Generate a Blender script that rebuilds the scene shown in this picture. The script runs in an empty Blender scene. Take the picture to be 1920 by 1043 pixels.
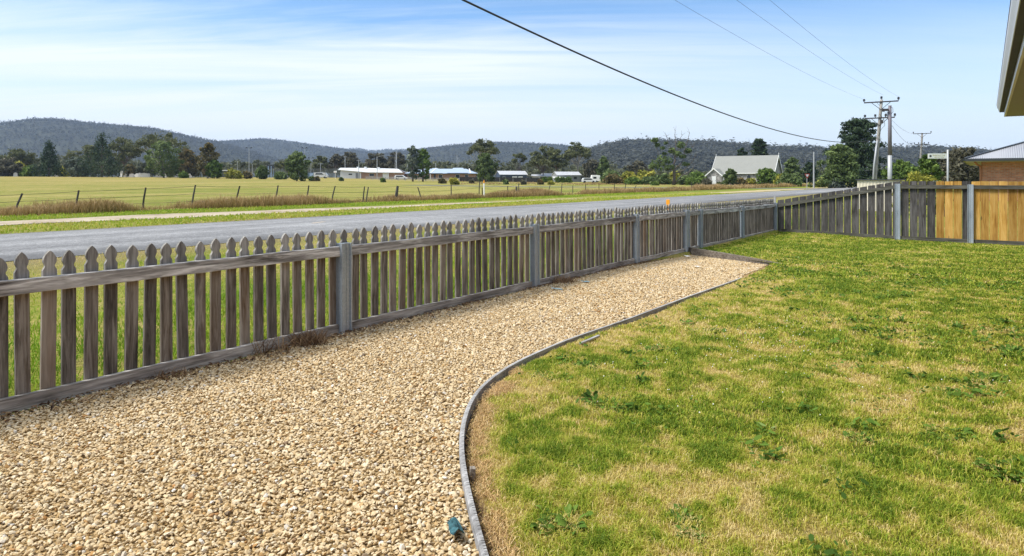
import bpy, math, random
import numpy as np
from mathutils import Vector, Matrix

R = math.radians
scene = bpy.context.scene
COL = scene.collection
rng = np.random.default_rng(7)
random.seed(7)

# ------------------------------------------------------------------ frame
FPX = 1280.0; CXP = 960.0; HOR = 337.0; EYE = 1.2
TH = math.atan(890.0 / 1280.0)
S, C = math.sin(TH), math.cos(TH)
ANG = math.atan2(C, S)                 # local x = along the street (t), local y = across it (n)

def W(t, n, z=0.0): return (t * S - n * C, t * C + n * S, z)
def TN(x, y): return (x * S + y * C, -x * C + y * S)
def AT(px, Y): return ((px - CXP) / FPX * Y, Y)          # plan position on a sight line
def ZAT(py, Y): return EYE - (py - HOR) * Y / FPX
def GP(px, py, z=0.0):
    Y = FPX * (EYE - z) / (py - HOR)
    return (px - CXP) / FPX * Y, Y
def sstep(a, b, v):
    u = np.clip((np.asarray(v, float) - a) / (b - a), 0, 1)
    return u * u * (3 - 2 * u)

def far_z(t, n): return 2.1 * sstep(60, 240, n)
def yard_z(t, n):
    s = sstep(8, 16.5, t) * (0.45 + 0.55 * (1 - sstep(1.0, 3.5, n)))
    return -0.125 * s * (1 - sstep(20, 32, t))
def gz_xy(x, y):
    t, n = TN(x, y)
    return float(far_z(t, n))

# gravel bed edge: n of the curved edging for a given t
_EP = np.array([(-3, -4.2), (-2, -3), (-0.5, -1.2), (.6, .05), (1.2, .76), (1.736, 1.335), (2.34, 1.93), (2.98, 2.34), (3.57, 2.49),
                (4.32, 2.53), (5.21, 2.46), (6.7, 2.43), (8.44, 2.43), (9.4, 2.47), (10.3, 2.58), (12, 2.7)])
_tt = np.linspace(-3, 12, 1501)
_nn = np.interp(_tt, _EP[:, 0], _EP[:, 1])
_k = np.exp(-0.5 * (np.arange(-60, 61) / 24.0) ** 2); _k /= _k.sum()
_nn = np.convolve(np.pad(_nn, 60, mode='edge'), _k, mode='valid')
def edge_n(t): return np.interp(t, _tt, _nn)
def lawn_top(t):
    t = np.asarray(t, float)
    a = edge_n(np.minimum(t, 10.28))
    b = np.interp(t, [10.28, 11.08, 11.2], [2.58, 4.12, 4.13])
    return np.where(t < 10.28, a, b)

# ------------------------------------------------------------------ numpy noise
def vnoise(x, y, seed=0):
    r = np.random.default_rng(seed).random((256, 256))
    xi = np.floor(x).astype(int); yi = np.floor(y).astype(int)
    fx = x - xi; fy = y - yi
    fx = fx * fx * (3 - 2 * fx); fy = fy * fy * (3 - 2 * fy)
    g = lambda a, b: r[a & 255, b & 255]
    return (g(xi, yi) * (1 - fx) + g(xi + 1, yi) * fx) * (1 - fy) + (g(xi, yi + 1) * (1 - fx) + g(xi + 1, yi + 1) * fx) * fy
def fbm(x, y, seed=0, o=3):
    s = 0; a = .5; tot = 0
    for k in range(o):
        s = s + a * vnoise(x * 2 ** k, y * 2 ** k, seed + k); tot += a; a *= .5
    return s / tot

# ------------------------------------------------------------------ object helpers
def tag(o, label=None, cat=None, group=None, kind=None):
    if label: o['label'] = label
    if cat: o['category'] = cat
    if group: o['group'] = group
    if kind: o['kind'] = kind
    return o
def link(o, parent=None):
    COL.objects.link(o)
    if parent is not None: o.parent = parent
    return o
def empty(name, loc=(0, 0, 0), rz=0.0):
    o = bpy.data.objects.new(name, None); COL.objects.link(o)
    o.location = loc; o.rotation_euler = (0, 0, rz); o.empty_display_size = .2
    return o
def setmat(me, m):
    for x in (m if isinstance(m, (list, tuple)) else [m]): me.materials.append(x)

class MB:
    def __init__(s): s.v = []; s.f = []
    def add(s, vs, fs):
        b = len(s.v); s.v += [tuple(v) for v in vs]; s.f += [tuple(i + b for i in f) for f in fs]
    def box(s, x0, x1, y0, y1, z0, z1):
        s.add([(x0, y0, z0), (x1, y0, z0), (x1, y1, z0), (x0, y1, z0), (x0, y0, z1), (x1, y0, z1), (x1, y1, z1), (x0, y1, z1)],
              [(0, 3, 2, 1), (4, 5, 6, 7), (0, 1, 5, 4), (1, 2, 6, 5), (2, 3, 7, 6), (3, 0, 4, 7)])
    def bar(s, p, q, w, h, up=(0, 0, 1)):
        p, q = Vector(p), Vector(q); d = (q - p).normalized(); u = Vector(up)
        a = d.cross(u)
        if a.length < 1e-4: a = Vector((1, 0, 0))
        a.normalize(); b = a.cross(d).normalized()
        a *= w / 2; b *= h / 2
        vs = [p - a - b, p + a - b, p + a + b, p - a + b, q - a - b, q + a - b, q + a + b, q - a + b]
        s.add(vs, [(3, 2, 1, 0), (4, 5, 6, 7), (0, 1, 5, 4), (1, 2, 6, 5), (2, 3, 7, 6), (3, 0, 4, 7)])
    def tube(s, pts, rad, n=6, cap=True):
        pts = [Vector(p) for p in pts]
        if not isinstance(rad, (list, tuple)): rad = [rad] * len(pts)
        b = len(s.v)
        for i, p in enumerate(pts):
            d = (pts[min(i + 1, len(pts) - 1)] - pts[max(i - 1, 0)]).normalized()
            u = Vector((0, 0, 1)) if abs(d.z) < .9 else Vector((1, 0, 0))
            a = d.cross(u).normalized(); c = a.cross(d)
            for k in range(n):
                an = 2 * math.pi * k / n
                s.v.append(tuple(p + (a * math.cos(an) + c * math.sin(an)) * rad[i]))
        for i in range(len(pts) - 1):
            for k in range(n):
                k2 = (k + 1) % n
                s.f.append((b + i * n + k, b + i * n + k2, b + (i + 1) * n + k2, b + (i + 1) * n + k))
        if cap:
            s.f.append(tuple(b + k for k in range(n))[::-1]); e = b + (len(pts) - 1) * n
            s.f.append(tuple(e + k for k in range(n)))
    def prism(s, outline, axis, a0, a1):
        """outline: 2-D points; axis 'x','y','z' is the extrusion direction."""
        def p(u, w, a):
            return {'x': (a, u, w), 'y': (u, a, w), 'z': (u, w, a)}[axis]
        n = len(outline)
        vs = [p(u, w, a0) for u, w in outline] + [p(u, w, a1) for u, w in outline]
        s.add(vs, [tuple(range(n))[::-1], tuple(range(n, 2 * n))] + [(i, (i + 1) % n, n + (i + 1) % n, n + i) for i in range(n)])
    def lathe(s, prof, c=(0, 0, 0), n=12):
        b = len(s.v)
        for r, z in prof:
            for k in range(n):
                a = 2 * math.pi * k / n
                s.v.append((c[0] + r * math.cos(a), c[1] + r * math.sin(a), c[2] + z))
        for i in range(len(prof) - 1):
            for k in range(n):
                k2 = (k + 1) % n
                s.f.append((b + i * n + k, b + i * n + k2, b + (i + 1) * n + k2, b + (i + 1) * n + k))
    def mesh(s, name, m, smooth=False):
        me = bpy.data.meshes.new(name); me.from_pydata(s.v, [], s.f); me.update()
        import bmesh
        bm = bmesh.new(); bm.from_mesh(me); bmesh.ops.recalc_face_normals(bm, faces=bm.faces); bm.to_mesh(me); bm.free()
        if smooth:
            me.polygons.foreach_set('use_smooth', [True] * len(me.polygons))
        setmat(me, m); return me
    def build(s, name, m, parent=None, smooth=False, bevel=0):
        o = bpy.data.objects.new(name, s.mesh(name, m, smooth)); link(o, parent)
        if bevel:
            b = o.modifiers.new('bevel', 'BEVEL'); b.width = bevel; b.segments = 2; b.limit_method = 'ANGLE'
        return o

def np_mesh(name, verts, faces, mat, attrs=None, smooth=False):
    """verts (N,3); faces (M,k). attrs: {name: float array per vertex}."""
    me = bpy.data.meshes.new(name)
    V = np.ascontiguousarray(verts, np.float32); F = np.ascontiguousarray(faces, np.int32)
    m, k = F.shape
    me.vertices.add(len(V)); me.vertices.foreach_set('co', V.ravel())
    me.loops.add(m * k); me.loops.foreach_set('vertex_index', F.ravel())
    me.polygons.add(m)
    me.polygons.foreach_set('loop_start', np.arange(0, m * k, k, dtype=np.int32))
    me.polygons.foreach_set('loop_total', np.full(m, k, np.int32))
    me.polygons.foreach_set('use_smooth', np.full(m, smooth, bool))
    me.update(calc_edges=True)
    for an, av in (attrs or {}).items():
        a = me.attributes.new(an, 'FLOAT', 'POINT'); a.data.foreach_set('value', np.ascontiguousarray(av, np.float32))
    setmat(me, mat); return me
def np_obj(name, verts, faces, mat, attrs=None, parent=None, smooth=False):
    o = bpy.data.objects.new(name, np_mesh(name, verts, faces, mat, attrs, smooth)); return link(o, parent)
def grid_obj(name, ts, ns, zf, mat, attrs=None, nmap=None, smooth=True):
    """sheet in street coordinates; nmap(t_array, frac) gives n when ns are fractions."""
    T, N = np.meshgrid(ts, ns, indexing='ij')
    if nmap is not None: N = nmap(T, N)
    Z = zf(T, N)
    V = np.stack([T, N, Z], -1).reshape(-1, 3)
    a, b = T.shape
    i = np.arange(a - 1)[:, None] * b + np.arange(b - 1)[None]
    F = np.stack([i, i + b, i + b + 1, i + 1], -1).reshape(-1, 4)
    at = {k: f(T, N).ravel() for k, f in (attrs or {}).items()}
    o = np_obj(name, V, F, mat, at, smooth=smooth); o.rotation_euler = (0, 0, ANG)
    return o

# ------------------------------------------------------------------ node helpers
class NT:
    def __init__(s, name):
        s.m = bpy.data.materials.new(name); s.m.use_nodes = True
        s.t = s.m.node_tree; s.t.nodes.clear()
        s.out = s.n('ShaderNodeOutputMaterial')
    def n(s, typ, **kw):
        nd = s.t.nodes.new(typ)
        for k, v in kw.items():
            if hasattr(nd, k): setattr(nd, k, v)
            else: s.inp(nd, k, v)
        return nd
    def inp(s, nd, key, v):
        sock = nd.inputs[key]
        if isinstance(v, bpy.types.NodeSocket): s.t.links.new(v, sock)
        elif isinstance(v, bpy.types.Node): s.t.links.new(v.outputs[0], sock)
        else: sock.default_value = v
    def math(s, op, a, b=0.0, c=None, clamp=False):
        nd = s.t.nodes.new('ShaderNodeMath'); nd.operation = op; nd.use_clamp = clamp
        s.inp(nd, 0, a); s.inp(nd, 1, b)
        if c is not None: s.inp(nd, 2, c)
        return nd.outputs[0]
    def vmath(s, op, a, b=(0, 0, 0)):
        nd = s.t.nodes.new('ShaderNodeVectorMath'); nd.operation = op
        s.inp(nd, 0, a); s.inp(nd, 1, b); return nd.outputs[0]
    def mix(s, f, a, b, blend='MIX'):
        nd = s.t.nodes.new('ShaderNodeMix'); nd.data_type = 'RGBA'; nd.blend_type = blend; nd.clamp_factor = True
        c4 = lambda c: (*c, 1.0) if isinstance(c, tuple) and len(c) == 3 else c
        s.inp(nd, 0, f); s.inp(nd, 6, c4(a)); s.inp(nd, 7, c4(b)); return nd.outputs[2]
    def ramp(s, f, stops, interp='LINEAR'):
        nd = s.t.nodes.new('ShaderNodeValToRGB'); nd.color_ramp.interpolation = interp
        e = nd.color_ramp.elements
        while len(e) < len(stops): e.new(0.5)
        for x, (p, c) in zip(e, stops):
            x.position = p; x.color = (*c, 1.0) if len(c) == 3 else c
        s.inp(nd, 0, f); return nd.outputs[0]
    def gray(s, f, a, b):                    # linear step a..b clamped
        nd = s.t.nodes.new('ShaderNodeMapRange'); nd.clamp = True
        s.inp(nd, 0, f); nd.inputs[1].default_value = a; nd.inputs[2].default_value = b
        return nd.outputs[0]
    def noise(s, vec, scale, detail=3, rough=.55, out=0, dist=0):
        nd = s.t.nodes.new('ShaderNodeTexNoise')
        if vec is not None: s.inp(nd, 'Vector', vec)
        nd.inputs['Scale'].default_value = scale; nd.inputs['Detail'].default_value = detail
        nd.inputs['Roughness'].default_value = rough; nd.inputs['Distortion'].default_value = dist
        return nd.outputs[out]
    def coord(s, which='Object'):
        return s.n('ShaderNodeTexCoord').outputs[which]
    def pos(s): return s.n('ShaderNodeNewGeometry').outputs['Position']
    def attr(s, name):
        nd = s.t.nodes.new('ShaderNodeAttribute'); nd.attribute_name = name; return nd.outputs['Fac']
    def rand(s): return s.n('ShaderNodeObjectInfo').outputs['Random']
    def xyz(s, v):
        nd = s.t.nodes.new('ShaderNodeSeparateXYZ'); s.inp(nd, 0, v); return nd.outputs
    def bump(s, h, strength=.3, dist=.01):
        nd = s.t.nodes.new('ShaderNodeBump'); s.inp(nd, 'Height', h)
        nd.inputs['Strength'].default_value = strength; nd.inputs['Distance'].default_value = dist
        return nd.outputs[0]
    def pbr(s, col, rough=.8, metal=0.0, normal=None, spec=.3, trans=None):
        p = s.t.nodes.new('ShaderNodeBsdfPrincipled')
        s.inp(p, 'Base Color', (*col, 1.0) if isinstance(col, tuple) and len(col) == 3 else col)
        s.inp(p, 'Roughness', rough); s.inp(p, 'Metallic', metal); s.inp(p, 'Specular IOR Level', spec)
        if normal is not None: s.inp(p, 'Normal', normal)
        sh = p.outputs[0]
        if trans:
            tr = s.t.nodes.new('ShaderNodeBsdfTranslucent'); s.inp(tr, 'Color', (*col, 1.0) if isinstance(col, tuple) and len(col) == 3 else col)
            mx = s.t.nodes.new('ShaderNodeMixShader'); mx.inputs[0].default_value = trans
            s.t.links.new(sh, mx.inputs[1]); s.t.links.new(tr.outputs[0], mx.inputs[2]); sh = mx.outputs[0]
        s.t.links.new(sh, s.out.inputs['Surface']); return s.m

def paint(name, col, rough=.6, metal=0., var=.12, scale=6., spec=.3):
    q = NT(name); n1 = q.noise(q.coord(), scale, 5)
    c = q.mix(n1, tuple(x * (1 - var) for x in col), tuple(min(1, x * (1 + var)) for x in col))
    return q.pbr(c, rough, metal, spec=spec)

def wood(name, stops, axis='z', grain=1.0, dirt=.5, knot=True, rnd=.35, warm=None, grey_above=None):
    q = NT(name)
    co = q.coord(); rd = q.rand()
    off = q.n('ShaderNodeCombineXYZ'); q.inp(off, 0, q.math('MULTIPLY', rd, 37.0)); q.inp(off, 1, q.math('MULTIPLY', rd, 91.0)); q.inp(off, 2, q.math('MULTIPLY', rd, 53.0))
    v = q.vmath('ADD', co, off.outputs[0])
    sc = {'z': (1, 1, .07), 'x': (.07, 1, 1), 'y': (1, .07, 1)}[axis]
    vs = q.vmath('MULTIPLY', v, sc)
    ks = {'z': (1, 1, .33), 'x': (.33, 1, 1), 'y': (1, .33, 1)}[axis]
    big = q.noise(vs, 34 * grain, 4, .65, dist=.8)
    fine = q.noise(vs, 130 * grain, 4, .7)
    broad = q.noise(v, 2.2, 3)
    f = q.math('ADD', q.math('MULTIPLY', big, .7), q.math('MULTIPLY', fine, .3))
    col = q.ramp(f, [(.5 + (a_ - .5) * .46, c_) for a_, c_ in stops])
    if knot:
        vo = q.t.nodes.new('ShaderNodeTexVoronoi'); q.inp(vo, 'Vector', q.vmath('MULTIPLY', v, ks)); vo.inputs['Scale'].default_value = 5.5
        kf = q.gray(vo.outputs['Distance'], .10, .045)
        col = q.mix(q.math('MULTIPLY', kf, .75), col, (.03, .022, .016))
    if warm is not None:
        wf = q.gray(q.noise(vs, 6, 2), .45, .65)
        wf = q.math('MULTIPLY', wf, q.gray(rd, .2, .8)); col = q.mix(q.math('MULTIPLY', wf, .55), col, warm)
    if grey_above is not None:
        gf = q.gray(q.math('ADD', q.xyz(co)[2], q.math('MULTIPLY', broad, .06)), grey_above, grey_above + .03)
        gc = q.ramp(f, [(.38, (.11, .105, .10)), (.5, (.24, .235, .222)), (.62, (.38, .375, .355))]); col = q.mix(q.math('MULTIPLY', gf, .8), col, gc)
    crack = q.gray(fine, .36, .30)
    col = q.mix(q.math('MULTIPLY', crack, dirt), col, (.02, .017, .014))
    bl = q.gray(broad, .35, .68)
    col = q.mix(q.math('MULTIPLY', bl, .35), col, (stops[-1][1][0] * 1.15, stops[-1][1][1] * 1.15, stops[-1][1][2] * 1.15))
    br = q.math('ADD', 1 - rnd, q.math('MULTIPLY', rd, 2 * rnd))
    hs = q.t.nodes.new('ShaderNodeHueSaturation'); q.inp(hs, 'Value', br); q.inp(hs, 'Color', col)
    return q.pbr(hs.outputs[0], .85, normal=q.bump(f, .5, .004), spec=.15)

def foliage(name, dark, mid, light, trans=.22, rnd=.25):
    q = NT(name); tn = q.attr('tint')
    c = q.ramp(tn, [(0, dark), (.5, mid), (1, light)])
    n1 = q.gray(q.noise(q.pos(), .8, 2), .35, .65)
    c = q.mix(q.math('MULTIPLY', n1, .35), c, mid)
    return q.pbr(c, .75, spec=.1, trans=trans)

M = {}
GREYW = [(.25, (.055, .05, .046)), (.5, (.15, .14, .132)), (.72, (.27, .262, .25))]
M['picket'] = wood('weathered_picket_timber', [(.25, (.03, .026, .021)), (.5, (.122, .106, .090)), (.75, (.27, .248, .22))], 'z', warm=(.175, .105, .055), rnd=.30, grey_above=.665)
M['rail'] = wood('weathered_rail_timber', [(.22, (.05, .043, .038)), (.5, (.225, .212, .20)), (.74, (.60, .588, .575))], 'x', rnd=.15, grain=.8)
M['plinth'] = wood('plinth_timber', [(.22, (.06, .052, .044)), (.5, (.285, .26, .236)), (.75, (.56, .535, .50))], 'x', rnd=.12, grain=.8)
M['paling'] = wood('dark_grey_paling_timber', [(.25, (.022, .020, .0195)), (.5, (.060, .056, .053)), (.75, (.12, .116, .112))], 'z', rnd=.3, grain=.6)
M['paling_rail'] = wood('dark_mossy_rail', [(.25, (.03, .03, .022)), (.5, (.075, .073, .058)), (.75, (.14, .138, .12))], 'x', rnd=.1)
M['new_paling'] = wood('new_pine_paling', [(.25, (.25, .115, .022)), (.5, (.43, .235, .05)), (.75, (.56, .36, .115))], 'z', rnd=.27, grain=.5, dirt=.35, warm=(.30, .17, .06))
M['edging'] = wood('pale_grey_edging_timber', [(.25, (.15, .148, .146)), (.5, (.29, .288, .286)), (.75, (.43, .428, .425))], 'x', knot=False, rnd=.1, dirt=.3)
M['endboard'] = wood('brown_edging_board', [(.25, (.07, .055, .042)), (.5, (.16, .135, .108)), (.75, (.26, .23, .195))], 'x', rnd=.1)
M['oldpost'] = wood('old_split_post', [(.25, (.02, .018, .016)), (.5, (.05, .046, .04)), (.75, (.12, .112, .1))], 'z', rnd=.3)
M['powerpole'] = wood('grey_power_pole_timber', [(.25, (.12, .11, .1)), (.5, (.24, .225, .21)), (.75, (.36, .35, .33))], 'z', rnd=.1, knot=False)
M['darkarm'] = paint('dark_crossarm', (.035, .033, .035), .7)
M['cable'] = paint('black_cable', (.03, .03, .032), .6)
M['insul'] = paint('dark_insulator', (.03, .028, .03), .35)
M['galv_pole'] = paint('pale_galvanised_pole', (.38, .39, .40), .5, .2, .1, 3)

def galv():
    q = NT('galvanised_steel'); co = q.coord()
    vo = q.t.nodes.new('ShaderNodeTexVoronoi'); q.inp(vo, 'Vector', co); vo.inputs['Scale'].default_value = 90
    n1 = q.noise(q.vmath('MULTIPLY', co, (1, 1, .25)), 9, 4)
    f = q.math('ADD', q.math('MULTIPLY', q.xyz(vo.outputs['Color'])[0], .14), q.math('MULTIPLY', n1, .86))
    c = q.ramp(f, [(.3, (.27, .31, .345)), (.7, (.44, .495, .54))])
    return q.pbr(c, .5, .35, spec=.4)
M['galv'] = galv()
# ------------------------------------------------------------------ ground materials
def ground_mat():
    q = NT('field_and_verge_grass'); co = q.coord(); n = q.xyz(co)[1]; t = q.xyz(co)[0]
    wob = q.math('ADD', n, q.math('MULTIPLY', q.math('SUBTRACT', q.noise(co, .35, 4), .5), 3.0))
    big = q.noise(q.vmath('MULTIPLY', co, (.35, 1, 1)), .10, 5, .6)
    mid = q.noise(co, .55, 5, .65); sm = q.noise(co, 6, 4, .7); ti = q.noise(co, 45, 3, .7); pt = q.noise(co, 1.7, 5, .75)
    field = q.ramp(q.math('ADD', q.math('MULTIPLY', big, .4), q.math('ADD', q.math('MULTIPLY', mid, .25), q.math('MULTIPLY', pt, .35))), [(.40, (.135, .175, .034)), (.48, (.225, .228, .052)), (.57, (.37, .305, .115))])
    ff = q.gray(n, 60, 200); field = q.mix(q.math('MULTIPLY', ff, .6), field, (.33, .245, .09))
    verge = q.ramp(q.math('ADD', q.math('MULTIPLY', mid, .6), q.math('MULTIPLY', sm, .4)), [(.36, (.11, .18, .022)), (.5, (.235, .25, .045)), (.62, (.40, .31, .12))])
    c = q.mix(q.gray(wob, 25.5, 28.0), verge, field)
    lush = q.math('MULTIPLY', q.gray(wob, 22.8, 23.6), q.gray(wob, 26.6, 25.6)); c = q.mix(q.math('MULTIPLY', lush, .8), c, (.14, .19, .025))
    de = q.math('MULTIPLY', q.gray(wob, 9.6, 11.3), q.gray(wob, 18.5, 17.8)); c = q.mix(q.math('MULTIPLY', de, .75), c, (.27, .205, .12))
    c = q.mix(q.math('MULTIPLY', q.gray(ti, .56, .36), .55), c, (.085, .085, .018))
    c = q.mix(q.math('MULTIPLY', q.gray(sm, .6, .8), .4), c, (.40, .33, .15))
    return q.pbr(c, .95, normal=q.bump(q.math('ADD', sm, q.math('MULTIPLY', ti, .5)), .9, .06), spec=.05)
def lawn_mat():
    q = NT('lawn_soil_and_thatch'); co = q.coord()
    st = q.attr('straw'); ed = q.attr('edge')
    ti = q.noise(co, 70, 4, .7); sm = q.noise(co, 12, 4, .65)
    c = q.ramp(q.math('ADD', st, q.math('MULTIPLY', q.math('SUBTRACT', sm, .5), .5)), [(.1, (.085, .115, .02)), (.5, (.22, .19, .045)), (.9, (.42, .31, .12))])
    c = q.mix(q.math('MULTIPLY', q.gray(ti, .58, .38), .6), c, (.045, .04, .02))
    soil = q.ramp(sm, [(.35, (.055, .035, .022)), (.55, (.2, .125, .07)), (.75, (.38, .245, .13))])
    soil = q.mix(q.math('MULTIPLY', q.gray(ti, .6, .4), .5), soil, (.04, .026, .018))
    ef = q.math('ADD', ed, q.math('MULTIPLY', q.math('SUBTRACT', sm, .5), .16))
    c = q.mix(q.gray(ef, .26, .12), c, soil)
    return q.pbr(c, .95, normal=q.bump(q.math('ADD', ti, sm), .8, .02), spec=.05)
def blade_mat(name, stops, trans=.3):
    q = NT(name); c = q.ramp(q.attr('tint'), stops)
    return q.pbr(c, .6, spec=.2, trans=trans)
M['ground'] = ground_mat(); M['lawn'] = lawn_mat()
M['blade'] = blade_mat('lawn_grass_blades', [(0, (.09, .165, .018)), (.22, (.25, .35, .028)), (.5, (.49, .50, .07)), (.76, (.62, .50, .16)), (1, (.78, .66, .33))])
M['verge_blade'] = blade_mat('verge_grass_blades', [(0, (.15, .28, .016)), (.4, (.31, .41, .03)), (.7, (.48, .43, .08)), (1, (.66, .54, .22))])
M['tall_blade'] = blade_mat('long_brown_grass_blades', [(0, (.055, .07, .018)), (.4, (.25, .175, .06)), (.75, (.45, .305, .145)), (1, (.58, .42, .23))])
def road_mat():
    q = NT('chip_seal_asphalt'); co = q.coord(); n = q.xyz(co)[1]
    ag = q.noise(co, 34, 3, .8); ag2 = q.noise(co, 9, 4, .8)
    ln = q.noise(q.vmath('MULTIPLY', co, (.03, 1, 1)), 1.1, 4, .6); br = q.noise(co, .5, 5, .7)
    f = q.math('ADD', q.math('ADD', q.math('MULTIPLY', ag, .36), q.math('MULTIPLY', ag2, .24)), q.math('ADD', q.math('MULTIPLY', ln, .25), q.math('MULTIPLY', br, .15)))
    c = q.ramp(f, [(.38, (.06, .06, .061)), (.5, (.19, .190, .192)), (.62, (.38, .38, .382))])
    wob = q.math('ADD', n, q.math('MULTIPLY', q.math('SUBTRACT', q.noise(co, 1.6, 4), .5), .7))
    edge = q.math('ADD', q.gray(wob, 12.9, 12.0), q.gray(wob, 17.25, 17.7), clamp=True)
    c = q.mix(q.math('MULTIPLY', edge, .62), c, (.06, .06, .06))
    return q.pbr(c, .85, normal=q.bump(ag, .5, .01), spec=.25)
M['road'] = road_mat()
def track_mat():
    q = NT('pale_gravel_track'); co = q.coord(); f = q.noise(co, 9, 4, .7); g = q.noise(co, .8, 4)
    c = q.ramp(q.math('ADD', q.math('MULTIPLY', f, .5), q.math('MULTIPLY', g, .5)), [(.35, (.2, .16, .115)), (.5, (.37, .31, .235)), (.65, (.48, .42, .335))])
    tf = q.gray(q.xyz(co)[0], 25, 55); c = q.mix(q.math('MULTIPLY', tf, .6), c, (.40, .33, .16))
    return q.pbr(c, .95, normal=q.bump(f, .6, .03), spec=.05)
M['track'] = track_mat()
def stone_mat():
    q = NT('tan_crushed_stone')
    c = q.ramp(q.attr('tint'), [(0, (.10, .085, .07)), (.07, (.24, .19, .14)), (.11, (.38, .19, .065)), (.18, (.43, .29, .13)), (.45, (.54, .415, .245)), (.75, (.63, .525, .35)), (.93, (.74, .66, .51)), (.97, (.44, .42, .38)), (1, (.82, .79, .72))])
    n1 = q.noise(q.pos(), 130, 3, .6); c = q.mix(q.math('MULTIPLY', q.gray(n1, .6, .4), .35), c, (.3, .19, .08))
    return q.pbr(c, .9, spec=.15)
M['stone'] = stone_mat()
def gravelbed_mat():
    q = NT('gravel_bed_fines'); co = q.coord(); f = q.noise(co, 55, 4, .7)
    return q.pbr(q.ramp(f, [(.35, (.17, .11, .048)), (.6, (.40, .28, .135))]), .95, normal=q.bump(f, .8, .01), spec=.05)
M['gravelbed'] = gravelbed_mat()

# ------------------------------------------------------------------ sheets
def nonuni(parts):
    out = []
    for a, b, st in parts: out += list(np.arange(a, b, st))
    out.append(parts[-1][1]); return np.array(out)
ts = nonuni([(-5000, -400, 460), (-400, -40, 36), (-40, 40, 2), (40, 160, 6), (160, 600, 22), (600, 5000, 440)])
ns = np.array(list(nonuni([(-5000, -400, 460), (-400, -40, 36), (-40, 2, 3)])) + [4.0, 4.06] + list(nonuni([(6, 60, 2), (60, 260, 8), (260, 600, 34), (600, 5000, 440)])))
def ground_z(T, N):
    yard = yard_z(T, N) - .07
    out = far_z(T, N)
    return np.where(N < 4.03, np.where((T > -40) & (T < 34), yard, -.02), out)
go = grid_obj('ground', ts, ns, ground_z, M['ground']); tag(go, kind='structure')

rt = nonuni([(-80, 180, 2.0), (180, 420, 20)])
def road_z(T, N): return .02 + .05 * (1 - ((N - 14.7) / 3.0) ** 2) - .012
def road_n(T, Fr):
    lo = 11.75 + .22 * (fbm(T * .45, T * 0 + 3.3, 5) - .5); hi = 17.65 + .25 * (fbm(T * .4, T * 0 + 8.3, 6) - .5)
    return lo + (hi - lo) * Fr
ro = grid_obj('road', rt, np.linspace(0, 1, 13), road_z, M['road'], nmap=road_n); tag(ro, kind='structure')
def track_n(T, Fr):
    u = sstep(-5, 60, T)
    lo = 20.8 + (fbm(T * .25, T * 0 + 1.1, 9) - .5) * 1.6 - 2.3 * sstep(30, 70, T); hi = 23.6 - 2.8 * u + (fbm(T * .25, T * 0 + 5.1, 19) - .5) * 1.2
    return lo + (hi - lo) * Fr
tk = grid_obj('gravel_track', nonuni([(-80, 130, .6)]), np.linspace(0, 1, 5), lambda T, N: .012 + 0 * T, M['track'], nmap=track_n); tag(tk, kind='structure')
# side road joining from the left beside the give way sign
sr = grid_obj('side_road', np.linspace(93, 99.5, 5), nonuni([(17.75, 90, 3)]), lambda T, N: far_z(T, N) + .016, M['road']); tag(sr, kind='structure')

def straw_f(T, N):
    p = .26 * fbm(T * 1.5, N * 1.5, 31, 3) + .36 * fbm(T * 5.2, N * 5.2, 41, 3) + .38 * fbm(T * 14, N * 14, 43, 2)
    s = (p - .345) / .29
    far = sstep(6.5, 10.5, T)                 # the far end of the lawn is greener
    s = s - .20 * far - .13
    d = edge_n(np.minimum(T, 10.3)) - N
    s = s + .22 * np.exp(-(np.maximum(d, 0) / .5) ** 2) * (T > 3) * (T < 9) - .12 * np.exp(-((d - .7) / .25) ** 2) * (T < 4)
    return np.clip(s, 0, 1)
def edge_f(T, N):
    d = edge_n(np.minimum(T, 10.3)) - N
    wid = .46 * sstep(4.0, 2.6, T) * (1 + .8 * (fbm(T * 2.2, N * 0 + .5, 77) - .5)) + .0
    return np.where(T < 4.2, d / np.maximum(wid, .05), 1.0)      # <.2 : bare soil band beside the curved edging
def lawn_n(T, Fr):
    hi = lawn_top(T) - .018
    return hi - (hi + 14.0) * (1 - Fr) ** 1.7
def lawn_z(T, N): return yard_z(T, N) + .004 + .012 * (fbm(T * 2.5, N * 2.5, 51) - .5) - .02 * np.exp(-((lawn_top(T) - N) / .05) ** 2) * (T < 4)
lo = grid_obj('lawn', nonuni([(-6, 1, .2), (1, 9, .06), (9, 17.05, .12)]), np.linspace(0, 1, 130), lawn_z, M['lawn'],
              attrs={'straw': straw_f, 'edge': edge_f}, nmap=lawn_n); tag(lo, kind='structure')
def grav_top(t): return 4.105 + 0 * np.asarray(t)
def grav_n(T, Fr):
    lo_ = edge_n(T) + .012; return lo_ + (4.105 - lo_) * Fr
def grav_z(T, N): return .0 + yard_z(T, N) - .045 * sstep(8.5, 11.0, T) + .02 * (fbm(T * 1.5, N * 1.5, 61) - .5)
tg = nonuni([(-3, 11.06, .12)])
go2 = grid_obj('gravel_bed', tg, np.linspace(0, 1, 40), grav_z, M['gravelbed'],
               nmap=lambda T, Fr: (lambda lo_: lo_ + (4.105 - lo_) * Fr)(np.where(T < 10.28, edge_n(T) + .012, np.interp(T, [10.28, 11.06], [2.6, 4.06])))); tag(go2, kind='structure')

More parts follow.
